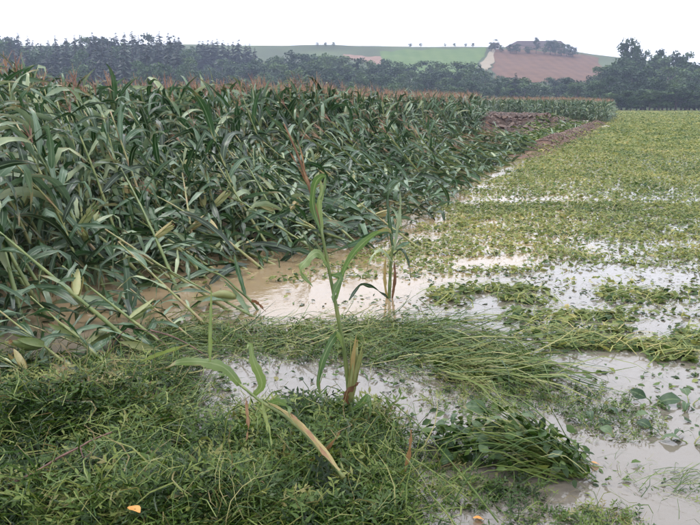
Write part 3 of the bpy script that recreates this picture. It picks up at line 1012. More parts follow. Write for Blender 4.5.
def shaped_leaf(pts, Y0, width, parent, mat=None, twist=(20, 50), fold=.4, base=.45, n=20, name='leaf', T=.5, peak=.35):
    P = px_curve(pts, Y0, n)
    t = np.gradient(P, axis=0)
    t /= np.linalg.norm(t, axis=1)[:, None]
    ref = np.array([0, -1.0, 0.25])
    s0 = np.cross(t, ref)
    s0 /= np.linalg.norm(s0, axis=1)[:, None] + 1e-9
    n0 = np.cross(t, s0)
    a = np.radians(np.linspace(twist[0], twist[1], n) + 14 * np.sin(np.linspace(0, R.uniform(5, 11), n) + R.random() * 6))
    side = s0 * np.cos(a)[:, None] + n0 * np.sin(a)[:, None]
    v = np.linspace(0, 1, n)
    w = .5 * width * np.where(v < peak, base + (1 - base) * np.sin(v / peak * 1.57), 1 - np.clip((v - peak) / (1 - peak), 0, 1) ** 1.8)
    w = w * np.array([R.uniform(.72, 1.05) for _ in range(n)]) * .76
    w = np.maximum(w, .002)
    V, F, U = ribbon(P, side, w, 2, fold, .006, 3, R.random() * 6)
    org = np.array(parent.location) if parent else P[0]
    o = link(name, Buf().add(V - org, F, U, T).mesh(name, mat or M_FRESH), parent, loc=None if parent else tuple(org))
    return o


def shaped_stalk(pts, Y0, r0, r1, parent, mat, name='stalk', n=16, T=None):
    P = px_curve(pts, Y0, n)
    r = np.linspace(r0, r1, n) * np.where(np.arange(n) % 4 == 0, 1.2, 1)
    org = np.array(parent.location) if parent else P[0]
    v, f, u = tube(P - org, r, 6)
    tt = np.repeat(np.where(np.arange(n) % 4 == 0, .8, .45), 6) if T is None else T
    return link(name, Buf().add(v, f, u, tt).mesh(name, mat), parent, loc=None if parent else tuple(org))


def husk(pts, Y0, width, parent, n=5, mat=None, name='ear', ripe=.0):
    """torn ear: core plus loose husk blades along a short axis"""
    P = px_curve(pts, Y0, 8)
    org = np.array(parent.location)
    prof = np.array([.5, .8, 1, 1, .95, .8, .55, .2]) * width * .5
    v, f, u = tube(P - org, prof, 6)
    b = Buf().add(v, f, u, .5)
    ax = P[-1] - P[0]
    for k in range(n):
        a = k * 6.28 / n + .3
        out = np.array([math.cos(a), math.sin(a) * .8, .15])
        q = np.linspace(0, 1, 7)
        Q = P[0] - org + ax * q[:, None] * R.uniform(.9, 1.25) + out * (width * (.5 * np.sin(q * 1.4) + .55 * np.clip(q - .6, 0, 1) * R.uniform(-.3, 2)))[:, None]
        sd_ = np.cross(ax, out)
        sd_ /= np.linalg.norm(sd_)
        b.add(*ribbon(Q, np.tile(sd_, (7, 1)), width * .4 * np.array([.6, .9, 1, .95, .8, .5, .1]), 2, -.3), R.uniform(ripe, ripe + .6))
    return link(name, b.mesh(name, mat or M_HUSK), parent)


# the lone standing plant in the centre
p0 = gnd(350, 422)
Yc = float(p0[1])
lone = tag(link('maize_plant', None, loc=tuple(p0)), 'lone battered maize plant standing in the centre with rusty tassel', 'maize plant')
shaped_stalk([(350, 424), (347, 372), (339, 322), (329, 270), (321, 228)], Yc, .0125, .007, lone, M_STALK)
shaped_stalk([(321, 228, .02), (310, 190, .03), (297, 153, .05), (284, 124, .06)], Yc, .008, .0035, lone, M_DRY, 'tassel_stem', 10)
for a, b_ in (((312, 198), (300, 160)), ((308, 186), (288, 150)), ((305, 178), (297, 140))):
    shaped_leaf([a, ((a[0] + b_[0]) / 2 + 2, (a[1] + b_[1]) / 2), b_], Yc + .04, .012, lone, M_DRY, name='tassel_branch', n=6)
shaped_leaf([(321, 232), (313, 205, -.02), (316, 182, -.05), (325, 177, -.09), (321, 200, -.12)], Yc, .050, lone, twist=(10, 70))
shaped_leaf([(322, 236), (319, 208, .03), (322, 190, .06), (319, 176, .08)], Yc, .045, lone, twist=(-20, 20))
shaped_leaf([(336, 300), (345, 268, -.03), (362, 244, -.06), (384, 230, -.1), (394, 236, -.14)], Yc, .050, lone, twist=(25, 40))
shaped_leaf([(330, 268), (318, 252, -.05), (305, 262, -.10), (300, 272, -.13), (313, 287, -.16)], Yc, .070, lone, twist=(60, 20))
shaped_leaf([(331, 275), (340, 278, -.04), (334, 292, -.07), (333, 303, -.09)], Yc, .055, lone, twist=(20, 10))
shaped_leaf([(341, 330), (331, 342, -.03), (322, 362, -.05), (318, 382, -.06), (321, 398, -.07)], Yc, .062, lone, twist=(0, 30))
shaped_leaf([(345, 350), (336, 330, -.05), (322, 325, -.1)], Yc, .035, lone, twist=(40, 60))
shaped_leaf([(352, 410), (361, 404, -.03), (368, 396, -.05), (370, 412, -.07), (368, 422, -.08)], Yc, .045, lone, twist=(0, 10))
shaped_leaf([(349, 300), (362, 285, .05), (380, 292, .08), (392, 302, .12)], Yc, .03, lone, M_LEAF, twist=(20, 60))
husk([(350, 402), (353, 378), (357, 348)], Yc - .03, .048, lone, ripe=.4)
shaped_leaf([(349, 404), (347, 395, -.05), (353, 388, -.06), (360, 382, -.06)], Yc - .02, .05, lone, M_DRY, name='husk_leaf', T=.15)
link('silk', ME_SILK, lone, mw=Matrix.Translation(Vector(at_y(357, 350, Yc) - p0)) @ Matrix.Diagonal((.12, .12, .05, 1)))

# the toppled pale-leaved plant in front of it
p0 = gnd(342, 474, .12)
Yt = float(p0[1])
top = tag(link('fallen_maize', None, loc=tuple(p0)), 'toppled maize top with pale leaves and brown sheath in front centre', 'maize plant')
shaped_stalk([(344, 478, 0), (318, 448, .12), (290, 420, .24), (262, 402, .32), (238, 383, .40)], Yt, .010, .006, top, M_STALK, n=18)
shaped_leaf([(340, 470, -.02), (318, 443, .10), (290, 415, .22), (268, 402, .28)], Yt, .042, top, M_HUSK, twist=(20, 40), name='sheath', T=.45, fold=.7)
shaped_leaf([(333, 464, -.03), (312, 436, .08), (288, 410, .2)], Yt, .022, top, M_DRY, twist=(50, 60), name='sheath', T=.5, fold=.5)
shaped_leaf([(240, 385, .40), (225, 368, .4), (205, 362, .38), (180, 362, .34), (166, 368, .3)], Yt, .075, top, twist=(30, 15), T=.75)
shaped_leaf([(254, 396, .36), (262, 384, .34), (254, 362, .34), (250, 344, .36), (246, 352, .28)], Yt, .060, top, twist=(10, 30), T=.6)
shaped_leaf([(210, 362, .39), (210, 335, .4), (211, 312, .42), (211, 284, .44)], Yt, .028, top, twist=(0, 20), T=.55)
shaped_leaf([(268, 404, .3), (278, 402, .26), (288, 408, .2), (290, 418, .16)], Yt, .05, top, twist=(40, 20), T=.8)
shaped_leaf([(262, 402, .28), (266, 420, .24), (270, 436, .2), (272, 448, .16)], Yt, .025, top, twist=(0, 20), T=.9)
shaped_leaf([(246, 398, .33), (247, 412, .30), (248, 428, .27), (246, 442, .24)], Yt, .022, top, M_DRY, twist=(0, 30), name='dry_leaf')

# snapped stump further back
p0 = gnd(389, 298)
Ys = float(p0[1])
st = tag(link('maize_stump', None, loc=tuple(p0)), 'snapped maize stump standing in water right of the lone plant', 'maize plant')
shaped_stalk([(389, 302), (390, 280), (391, 262), (393, 246)], Ys, .016, .010, st, M_STALK)
shaped_leaf([(387, 300), (385, 276, -.04), (386, 252, -.05)], Ys, .045, st, M_HUSK, name='sheath', T=.6, twist=(10, 30))
shaped_leaf([(392, 300), (395, 278, -.04), (394, 256, -.05)], Ys, .04, st, M_DRY, name='sheath', twist=(-10, 30), T=.1)
shaped_leaf([(393, 250), (390, 225), (388, 200), (389, 180)], Ys + .1, .05, st, M_LEAF, twist=(0, 40), T=.7)
shaped_leaf([(394, 250), (399, 222), (401, 200), (398, 184, -.1)], Ys + .1, .05, st, M_LEAF, twist=(20, 60), T=.8)
shaped_leaf([(393, 262), (382, 250, -.1), (372, 256, -.2), (366, 272, -.25)], Ys, .045, st, M_LEAF, twist=(30, 60), T=.5)
shaped_leaf([(393, 255), (402, 250, -.1), (408, 262, -.2), (411, 278, -.2)], Ys, .04, st, M_LEAF, twist=(30, 60), T=.4)

# drooping plant pieces in the brown pool
p0 = gnd(262, 310)
Yp = float(p0[1])
dr = tag(link('maize_plant', None, loc=tuple(p0)), 'broken maize piece with curled green ear arching over the brown pool', 'maize plant')
shaped_stalk([(262, 316), (250, 300), (238, 290), (222, 276), (206, 270)], Yp, .012, .006, dr, M_STALK)
husk([(236, 297), (222, 294), (204, 299)], Yp - .05, .07, dr)
shaped_leaf([(246, 296), (240, 276), (236, 262), (234, 252)], Yp, .06, dr, M_LEAF, T=.8)
shaped_leaf([(212, 272), (196, 262, .02), (186, 254, .05), (181, 250, 0)], Yp, .06, dr, M_LEAF, T=.9)
shaped_leaf([(250, 300), (258, 304, -.05), (266, 312, -.1)], Yp, .05, dr, M_DRY, name='dry_leaf')

# ------------------------------------------------------------------ flattened crop on the right
def simple_leaf(fold=.25, wid=.6):
    V = np.array([[-.5, 0, 0], [-.1, -wid / 2, fold * .5], [.3, -wid * .36, fold * .4], [.55, 0, -.05], [.3, wid * .36, fold * .4], [-.1, wid / 2, fold * .5], [.1, 0, .0]])
    F = np.array([[0, 1, 2, 6], [6, 2, 3, 4], [0, 6, 4, 5]])
    U = np.zeros((7, 2)) + .3
    return V, F, U


T_SL = [simple_leaf(.25, .6), simple_leaf(-.2, .8), simple_leaf(.5, .45), simple_leaf(.1, .3)]


def sprig_tpl(seed, n=3):
    r = random.Random(seed)
    b = Buf()
    v = np.linspace(0, 1, 4)
    P = np.stack([v - .5, .15 * np.sin(v * 3 + seed), .12 * np.sin(v * 3.14)], 1)
    b.add(*ribbon(P, np.tile([0, 1.0, 0], (4, 1)), np.full(4, .018)))
    return np.concatenate(b.V), np.concatenate(b.F), np.concatenate(b.U)


T_SPRIG = [sprig_tpl(k) for k in range(4)]
bc = Buf()


def crop_zone(y0, y1, dens, size, flatn, seed, xr=None):
    A = (y1 - y0)
    x1 = .50 * y1 + 5
    n = int(dens * A * (x1 + 2))
    x = rng.uniform(-2, x1, n)
    y = rng.uniform(y0, y1, n) + rng.normal(0, .10, n) * y1 * (y0 > 8)
    s = -inside(x, y)
    P = np.stack([x, y, np.zeros(n)], 1)
    px, py = proj(P)
    # patchy cover: closed further out, open water near the camera and along the maize
    nz = fbm(x * .55, y * 1.1, 40 + 0, 3) * .6 + fbm(x * 1.6, y * 3.2, 44, 2) * .4
    cov = sstep(6.5, 9.6, y + 2.0 * (fbm(x * .7, y * 2, 47) - .5)) * sstep(-.6, .5, s + 1.6 * (fbm(x, y, 49) - .5)) + .6 * sstep(10, 16, y) * sstep(-.4, .3, s)
    nz = nz + rng.normal(0, .08, n)
    keep = (s > -.35) & (x < .5 * y + 4.5) & (vnoise(x * 4, y * 6, 55) < .74 + .3 * sstep(12, 22, y)) & (nz < .29 + .36 * np.clip(cov, 0, 1.3))
    x, y = x[keep], y[keep]
    n = len(x)
    z = np.maximum(gz(x, y), 0.0) + rng.random(n) ** 2 * .05 * flatn * (1 + .0 * y) + .004
    tint = np.clip(.17 + .85 * (fbm(x * .9, y * .6, 61) - .05) * rng.uniform(.5, 1.2, n) + rng.normal(0, .14, n), 0, 1)
    sc = size * rng.uniform(.55, 1.4, n)
    scatter(bc, T_SL, np.stack([x, y, z], 1), rng.random(n) * 6.28, sc, tint, rng.normal(0, .32, n), rng.normal(0, .32, n))
    m = int(n * .55)
    k = rng.integers(0, n, m) if n else np.zeros(0, int)
    scatter(bc, T_SPRIG, np.stack([x[k], y[k], z[k] + .01], 1), rng.normal(0, .9, m), size * rng.uniform(1.2, 3.4, m), np.clip(rng.normal(.75, .2, m), 0, 1), rng.normal(0, .2, m), 0)


crop_zone(6.6, 13, 620, .056, 1, 1)
crop_zone(13, 20, 330, .066, 1, 2)
crop_zone(20, 34, 140, .09, 1.2, 3)
crop_zone(34, 60, 48, .14, 1.4, 4)
crop_zone(60, 105, 15, .24, 1.8, 5)
crop_zone(105, 178, 5.5, .4, 2, 6)
tag(link('flattened_crop', bc.mesh('flattened_crop', M_CROP)), 'yellow-green flattened crop covering the flooded field at right', 'crop', kind='stuff')
print('crop quads', sum(len(f) for f in bc.F))

# ------------------------------------------------------------------ weed mats and grass
def blade_tpl(ns, curl, rise, wid, sw):
    v = np.linspace(0, 1, ns + 1)
    P = np.stack([v, sw * v ** 2 + .05 * np.sin(v * 5 + sw * 9), rise * np.sin(v * 3.14 * curl)], 1)
    w = wid * (1 - .85 * v ** 2)
    return ribbon(P, np.tile([0, 1.0, 0], (ns + 1, 1)), w)


T_BLADE = [blade_tpl(4, c, r_, w, s_) for c, r_, w, s_ in ((1, .10, .009, .1), (1, .18, .008, -.15), (.6, .16, .011, .2), (1.4, .08, .007, -.05), (.8, .25, .008, .3), (1, .05, .013, 0))]
T_CURLY = []
for k in range(8):
    r = random.Random(100 + k)
    v = np.linspace(0, 1, 7)
    P = np.stack([v, .22 * np.sin(v * r.uniform(3, 7) + r.random() * 6), .16 * np.sin(v * r.uniform(2, 6) + r.random() * 3)], 1)
    P -= P[0]
    T_CURLY.append(ribbon(P, np.tile([0, .8, .6], (7, 1)), .011 * (1 - .5 * v)))


def feather_tpl(seed):      # pinnate weed sprig
    r = random.Random(seed)
    b = Buf()
    v = np.linspace(0, 1, 4)
    P = np.stack([v, .1 * np.sin(v * 4 + seed), .15 * np.sin(v * 3)], 1)
    b.add(*ribbon(P, np.tile([0, 1.0, 0], (4, 1)), np.full(4, .018)))
    for k in range(6):
        t = .15 + .14 * k
        sgn = 1 if k % 2 else -1
        V = np.array([[t, .08 * math.sin(t * 4 + seed), .15 * math.sin(t * 3)]])
        a = V[0]
        e = a + np.array([.16, sgn * .28 * (1.1 - t * .5), r.uniform(-.06, .16)])
        m = (a + e) / 2
        off = np.array([.04, -sgn * .025, .015])
        b.add(np.array([a, m - off, e, m + off]), [[0, 1, 2, 3]], None)
    return np.concatenate(b.V), np.concatenate(b.F), np.concatenate(b.U)


T_FEATHER = [feather_tpl(k) for k in range(5)]


def poly_mask(px, py, poly):
    n = len(poly)
    ins = np.zeros(len(px), bool)
    j = n - 1
    for i in range(n):
        xi, yi = poly[i]
        xj, yj = poly[j]
        c = ((yi > py) != (yj > py)) & (px < (xj - xi) * (py - yi) / (yj - yi + 1e-9) + xi)
        ins ^= c
        j = i
    return ins


def sample_region(poly, n, z=0.0, soft=0.0):
    """n ground points, uniform by ground area, inside the ground polygon read from the photograph"""
    G = np.array([gnd(*p, z)[:2] for p in poly])
    lo, hi = G.min(0), G.max(0)
    out = []
    cnt = 0
    while cnt < n:
        q = rng.uniform(lo, hi, (n * 3 + 50, 2))
        jit = q + rng.normal(0, soft, q.shape) if soft else q
        k = poly_mask(jit[:, 0], jit[:, 1], G)
        out.append(q[k])
        cnt += k.sum()
    return np.concatenate(out)[:n]


def mound_z(P):
    return np.maximum(gz(P[:, 0], P[:, 1]), -.01)


def weed_mass(buf, poly, n_feather, n_curl, n_leaf, thick=.06, fs=.09, cs=.16, ls=.03, tmean=.30, soft=.06, brown=None):
    for kind, n in ((0, n_feather), (1, n_curl), (2, n_leaf)):
        if n == 0: continue
        P = sample_region(poly, n, 0, soft)
        th = thick * (.35 + 1.1 * fbm(P[:, 0] * 4, P[:, 1] * 4, 70))
        zz = mound_z(P) + th * rng.random(n) ** .7
        cl = .6 * fbm(P[:, 0] * 3, P[:, 1] * 3, 75) + .4 * vnoise(P[:, 0] * 14, P[:, 1] * 14, 77)
        t = np.clip(tmean + (cl - .5) * 1.3 + rng.normal(0, .2, n), 0, .9)
        if brown is not None:
            bx, by, br = brown
            k = (np.hypot(P[:, 0] - bx, (P[:, 1] - by) * 1.6) < br * (.6 + .8 * rng.random(n))) & (rng.random(n) < .55)
            t = np.where(k, rng.uniform(.78, 1, n), t)
        if kind == 1:
            t = np.where(rng.random(n) < .22, rng.uniform(.70, 1, n), t + .05)
        P3 = np.column_stack([P, zz])
        yaw = rng.random(n) * 6.28
        if kind == 0:
            scatter(buf, T_FEATHER, P3, yaw, fs * rng.uniform(.6, 1.5, n), t, rng.normal(-.08, .25, n), rng.normal(0, .35, n))
        elif kind == 1:
            scatter(buf, T_CURLY, P3, yaw, cs * rng.uniform(.5, 1.6, n), t, rng.normal(-.05, .25, n), rng.normal(0, .6, n))
        else:
            scatter(buf, T_SL, P3, yaw, ls * rng.uniform(.5, 1.6, n), t, rng.normal(0, .5, n), rng.normal(0, .5, n))


bp = gnd(85, 395)
bw = Buf()
weed_mass(bw, [(-260, 372), (20, 362), (90, 372), (160, 372), (185, 395), (180, 420), (200, 440), (235, 470), (250, 540), (-260, 545)], 8000, 9200, 4900, .06, .12, .26, .040, brown=(bp[0], bp[1], .38))
weed_mass(bw, [(120, 372), (200, 365), (240, 385), (200, 400), (150, 400)], 110, 120, 90, .03, .09, .18, .03)
MATP = [(-260, 372), (20, 362), (90, 372), (160, 372), (185, 395), (180, 420), (200, 440), (235, 470), (250, 540), (-260, 545)]
P = sample_region(MATP, 170, 0, .05)
m = len(P)
scatter(bw, T_BLADE, np.column_stack([P, mound_z(P) + .06 + .02 * rng.random(m)]), rng.normal(.4, 1.0, m), rng.uniform(.15, .5, m), np.clip(rng.normal(.6, .2, m), 0, 1), rng.normal(-.05, .12, m), rng.normal(0, .5, m))
P = sample_region(MATP, 130, 0, .05)
m = len(P)
scatter(bw, T_MID, np.column_stack([P, mound_z(P) + .05 + .03 * rng.random(m)]), rng.random(m) * 6.28, rng.uniform(.12, .32, m), np.clip(rng.normal(.5, .25, m), 0, 1), rng.normal(-.05, .2, m), rng.normal(0, .5, m), rng.choice(np.array([12, 13, 14, 15]), m))
tag(link('weed_mat', bw.mesh('weed_mat', M_WEED)), 'tangled mat of flattened green weeds covering the lower left', 'weeds', kind='stuff')
bw = Buf()
weed_mass(bw, [(215, 440), (262, 410), (330, 408), (385, 420), (402, 460), (425, 545), (220, 545), (200, 480)], 3000, 2400, 1500, .06, .12, .22, .040, .46)
tag(link('weed_mound', bw.mesh('weed_mound', M_WEED)), 'mound of feathery green weeds around the base of the lone maize plant', 'weeds', kind='stuff')


def grass_mass(buf, poly, n, yaw0, yaws, size, thick, tm, soft=.05, tilt=.0, tpl=None):
    P = sample_region(poly, n, 0, soft)
    zz = mound_z(P) + thick * rng.random(n)
    cl = fbm(P[:, 0] * 2.5, P[:, 1] * 2.5, 85)
    t = np.clip(tm + (cl - .5) * .6 + rng.normal(0, .24, n), 0, 1)
    scatter(buf, tpl or T_BLADE, np.column_stack([P, zz]), yaw0 + rng.normal(0, yaws, n), size * rng.uniform(.45, 1.4, n), t, rng.normal(-tilt, .10, n), rng.normal(0, .5, n))


bg = Buf()
grass_mass(bg, [(150, 318), (200, 312), (270, 325), (330, 322), (400, 315), (440, 325), (470, 345), (430, 372), (380, 368), (300, 362), (230, 355), (165, 345)], 900, rad(-12), .8, .36, .035, .5, .14)
grass_mass(bg, [(100, 340), (180, 330), (200, 360), (160, 385), (110, 372)], 700, rad(-25), .6, .3, .05, .4)
weed_mass(bg, [(150, 322), (270, 328), (400, 320), (440, 330), (430, 368), (300, 360), (165, 345)], 1100, 1300, 1000, .03, .09, .2, .04, .42, .10)
tag(link('flattened_grass', bg.mesh('flattened_grass', M_GRASS)), 'swath of flattened long grass lying across the middle of the water', 'grass', kind='stuff')
bg = Buf()
grass_mass(bg, [(400, 325), (440, 315), (500, 335), (545, 365), (556, 380), (500, 386), (430, 380), (395, 365)], 420, rad(-34), .35, .5, .05, .62, .12)
weed_mass(bg, [(430, 350), (500, 345), (556, 375), (500, 388), (440, 382)], 500, 500, 900, .05, .07, .16, .045, .5, .09)
tag(link('grass_fan', bg.mesh('grass_fan', M_GRASS)), 'fan of bent green grass stems spreading right from the swath', 'grass', kind='stuff')
# upright young grass at the bottom edge
bg = Buf()
for poly, n, sz in (([(215, 500), (250, 495), (270, 545), (205, 545)], 60, .2), ([(300, 500), (470, 490), (480, 545), (300, 545)], 80, .17), ([(360, 470), (420, 455), (470, 520), (400, 540)], 50, .26)):
    grass_mass(bg, poly, n, rad(60), 1.6, sz, .03, .62, .05, .8, T_BLADE[:4])
tag(link('grass_tuft', bg.mesh('grass_tuft', M_GRASS)), 'thin upright grass growing through weeds at the bottom edge', 'grass', kind='stuff')

# floating weed patches on the open water
patches = [
    ([(425, 292), (470, 286), (545, 290), (560, 300), (500, 306), (430, 303)], 'crop', 560, 'long leafy weed raft on the open water nearest the maize corner'),
    ([(590, 292), (640, 287), (715, 292), (715, 303), (620, 304)], 'crop', 420, 'leafy weed raft on the far water at the right edge'),
    ([(495, 318), (560, 310), (640, 314), (715, 318), (715, 326), (560, 328)], 'crop', 480, 'thin scattered weed raft behind the yellow-green one'),
    ([(520, 340), (600, 328), (680, 332), (715, 340), (715, 352), (600, 352), (530, 350)], 'crop', 900, 'broad yellow-green weed raft across the right water'),
    ([(640, 353), (715, 345), (715, 362), (660, 362)], 'crop', 170, 'small weed raft at the right edge below the yellow-green one'),
    ([(420, 398), (470, 388), (560, 390), (610, 402), (600, 415), (500, 412), (430, 408)], 'fine', 900, 'strip of fine dark weeds floating behind the leafy clump'),
    ([(560, 412), (600, 402), (660, 415), (665, 432), (620, 442), (575, 435)], 'fine', 520, 'dark tangled weed raft right of the leafy clump'),
    ([(470, 380), (540, 386), (600, 392), (650, 398), (620, 402), (500, 392)], 'fine', 240, 'thin line of weed scraps stretching to the right'),
    ([(430, 488), (500, 478), (545, 488), (520, 505), (440, 512)], 'fine', 500, 'loose green weed raft below the leafy clump'),
    ([(520, 518), (580, 508), (640, 516), (660, 545), (500, 545)], 'fine', 620, 'green weed raft cut by the bottom edge at right'),
    ([(390, 448), (440, 432), (470, 470), (420, 485), (385, 470)], 'fine', 360, 'sparse weed raft between weed mound and leafy clump'),
    ([(610, 470), (700, 478), (715, 500), (650, 495)], 'strand', 90, 'floating weed strands in the grey water at lower right'),
    ([(740, 300), (800, 295), (900, 305), (880, 318), (760, 312)], 'crop', 500, 'leafy weed raft just beyond the right picture edge'),
    ([(735, 345), (800, 335), (960, 345), (950, 362), (760, 360)], 'crop', 700, 'wide weed raft continuing past the right picture edge'),
    ([(730, 430), (800, 420), (900, 440), (880, 460), (760, 455)], 'fine', 600, 'fine weed raft lying past the right picture edge'),
    ([(720, 510), (800, 500), (880, 520), (860, 560), (720, 550)], 'fine', 600, 'near weed raft lying past the right picture edge'),
    ([(170, 408), (215, 398), (240, 412), (225, 432), (185, 428)], 'fine', 170, 'small weed scraps in the puddle left of the toppled maize'),
    ([(395, 372), (440, 378), (420, 398), (380, 395)], 'fine', 90, 'few weed scraps in the water behind the grass fan'),
]
for poly, kind, n, lab in patches:
    bb = Buf()
    if kind == 'crop':
        P = sample_region(poly, n, 0, .22)
        nz = fbm(P[:, 0] * 2.2, P[:, 1] * 4, 91)
        P = P[nz < .60]
        m = len(P)
        z = rng.random(m) ** 2 * .04 + .004
        scatter(bb, T_SL, np.column_stack([P, z]), rng.random(m) * 6.28, .066 * rng.uniform(.4, 1.5, m), np.clip(rng.normal(.42, .24, m), 0, 1), rng.normal(0, .4, m), rng.normal(0, .4, m))
        scatter(bb, T_SPRIG, np.column_stack([P, z + .01])[: m // 2], rng.normal(0, .7, m // 2), .2 * rng.uniform(.5, 1.4, m // 2), np.clip(rng.normal(.6, .2, m // 2), 0, 1), rng.normal(0, .2, m // 2))
        mm = M_CROP
    elif kind == 'fine':
        weed_mass(bb, poly, int(n * .42), n // 4, n // 3, .018, .065, .14, .026, .42, .13)
        mm = M_WEED
    else:
        P = sample_region(poly, n, 0, .1)
        scatter(bb, T_CURLY + T_BLADE, np.column_stack([P, np.full(n, .006)]), rng.normal(0, .5, n), rng.uniform(.1, .3, n), np.clip(rng.normal(.55, .2, n), 0, 1), 0, 0)
        mm = M_WEED
    tag(link('weed_raft', bb.mesh('weed_raft', mm)), lab, 'weeds', 'weed rafts on the flood water', 'stuff')
# crumbs of plant litter adrift everywhere
n = 17000
y = 3.0 + 8 * rng.random(n) ** .9
x = rng.uniform(-.45, .62, n) * y + rng.random(n) ** 2 * 1.5 * (rng.random(n) < .3)
nz = fbm(x * 1.4, y * 2.8, 95)
k = (nz + rng.normal(0, .06, n) > .46) & (inside(x, y) < .0) & ((inside(x, y) < -.9) | (y < 5.2) | (rng.random(n) < .12))
x, y = x[k], y[k]
n = len(x)
bb = Buf()
scatter(bb, T_SL + T_SPRIG, np.column_stack([x, y, np.full(n, .004) + .02 * rng.random(n) ** 3]), rng.random(n) * 6.28, rng.uniform(.010, .045, n) * (1 + .07 * y), np.clip(rng.normal(.4, .25, n), 0, 1), rng.normal(0, .2, n), rng.normal(0, .2, n))
n = 900
y = 3.2 + 6.5 * rng.random(n)
x = rng.uniform(.02, .75, n) * y
scatter(bb, T_CURLY + T_BLADE, np.column_stack([x, y, np.full(n, .005)]), rng.normal(0, .6, n), rng.uniform(.05, .2, n), np.clip(rng.normal(.5, .3, n), 0, 1), 0, 0)
tag(link('drifting_litter', bb.mesh('drifting_litter', M_WEED)), 'small leaf scraps drifting on the flood water', 'plant litter', kind='stuff')

# ------------------------------------------------------------------ single foreground things
def broad_leaf_mesh(name, wid=.62, mat=None, cup=.15):
    v = np.linspace(0, 1, 7)
    P = np.stack([v, 0 * v, cup * np.sin(v * 3.14) - .15 * v ** 2], 1)
    w = wid * .5 * np.array([.08, .6, .95, 1, .8, .45, .03])
    return Buf().add(*ribbon(P, np.tile([0, 1.0, 0], (7, 1)), w, 2, .25, .02, 2, 1)).mesh(name, mat or M_DARKLEAF)


ME_BL = [broad_leaf_mesh('leaf', .6), broad_leaf_mesh('leaf', .48, None, .3), broad_leaf_mesh('leaf', .7, None, -.1)]
# leafy clump on the water
p0 = gnd(515, 462)
cl = tag(link('weed_clump', None, loc=tuple(p0)), 'big uprooted clump of broad leaves and stems on the water', 'weed clump')
bb = Buf()
n = 420
a = rng.uniform(0, 1, n)
right = gnd(582, 468) - p0
left = gnd(440, 448) - p0
st0 = right[None] * rng.uniform(.5, 1.05, n)[:, None] + np.column_stack([rng.normal(0, .03, n), rng.normal(0, .07, n), rng.random(n) * .03])
yaw = np.arctan2(left[1] - right[1], left[0] - right[0]) + rng.normal(0, .28, n)
scatter(bb, T_BLADE, st0, yaw, rng.uniform(.22, .55, n), np.clip(rng.normal(.6, .2, n), 0, 1), rng.normal(-.28, .14, n), rng.normal(0, .6, n))
tag(link('stem_bundle', bb.mesh('stem_bundle', M_GRASS), cl), kind='stuff')
bb = Buf()
n = 420
u = rng.uniform(-1, .9, n)
Q = np.where(u[:, None] > 0, right[None] * u[:, None], -left[None] * u[:, None]) + np.column_stack([rng.normal(0, .04, n), rng.normal(0, .09, n), (.01 + .21 * rng.random(n) * (1 - .65 * np.abs(u) ** 1.5))])
scatter(bb, T_SL, Q, rng.random(n) * 6.28, rng.uniform(.03, .075, n), np.clip(rng.normal(.35, .18, n), 0, .8), rng.normal(0, .5, n), rng.normal(0, .5, n))
tag(link('small_leaves', bb.mesh('small_leaves', M_WEED), cl), kind='stuff')
for k in range(64):
    u = R.uniform(-1.0, .6)
    q = (right * u if u > 0 else -left * u) + np.array([R.gauss(0, .02), R.gauss(0, .09), 0])
    q[2] = .03 + R.random() * .19 * (1 - .6 * abs(u) ** 1.5)
    L = R.uniform(.07, .125)
    link('leaf', R.choice(ME_BL), cl, mw=Matrix.Translation(Vector(q)) @ Matrix.Rotation(math.pi + R.gauss(0, .9), 4, 'Z') @ Matrix.Rotation(R.gauss(.15, .45), 4, 'Y') @ Matrix.Rotation(R.gauss(0, .5), 4, 'X') @ Matrix.Diagonal((L, L, L, 1)))


def leafy_plant(px, py, spec, label, hgt=.07):
    p0 = gnd(px, py)
    e = tag(link('water_plant', None, loc=tuple(p0)), label, 'plant')
    for (az, el, L, wd) in spec:
        zt = .5 * hgt * R.uniform(.4, 1)
        tipv = np.array([math.cos(az) * .05, math.sin(az) * .05, zt])
        link('stem', Buf().add(*tube([(0, 0, -.03), tipv * .6, tipv], [.005, .004, .003], 6)).mesh('stem', M_STALK), e)
        link('leaf', ME_BL[wd], e, mw=Matrix.Translation(Vector(tipv)) @ Matrix.Rotation(az, 4, 'Z') @ Matrix.Rotation(.25 - .6 * el, 4, 'Y') @ Matrix.Rotation(R.gauss(0, .4), 4, 'X') @ Matrix.Diagonal((L * .78, L * .78, L * .78, 1)))
    return e


leafy_plant(655, 404, [(2.6, .9, .13, 0), (.6, .5, .10, 2), (-1.3, .4, .10, 0)], 'small dark-leaved plant poking from the open water at right')
leafy_plant(690, 405, [(3.0, .15, .18, 0), (.2, .4, .15, 2), (1.5, .7, .13, 0), (-2.2, .1, .12, 1)], 'broad dark-leaved plant at the right edge of the open water', .07)
leafy_plant(692, 444, [(2.9, .5, .14, 0), (.4, .4, .14, 1), (-1.2, .2, .13, 0)], 'bright green leafy plant at the right edge above the strands')
leafy_plant(668, 440, [(2.2, .6, .10, 0), (.5, .5, .09, 1)], 'small upright leafy sprig left of the bright green plant')
leafy_plant(592, 428, [(2.4, .5, .14, 0), (.5, .5, .12, 2), (-1, .3, .12, 0), (1.4, .9, .11, 1)], 'leafy plant half sunk in the dark weed raft')
leafy_plant(628, 422, [(2.4, .7, .12, 1), (.3, .3, .15, 0), (-.9, .3, .12, 0)], 'leafy plant trailing right from the dark weed raft')
leafy_plant(538, 265, [(2.4, .5, .16, 0), (.5, .5, .16, 2), (-1, .3, .15, 0)], 'dark leafy tuft at the front edge of the flattened crop')
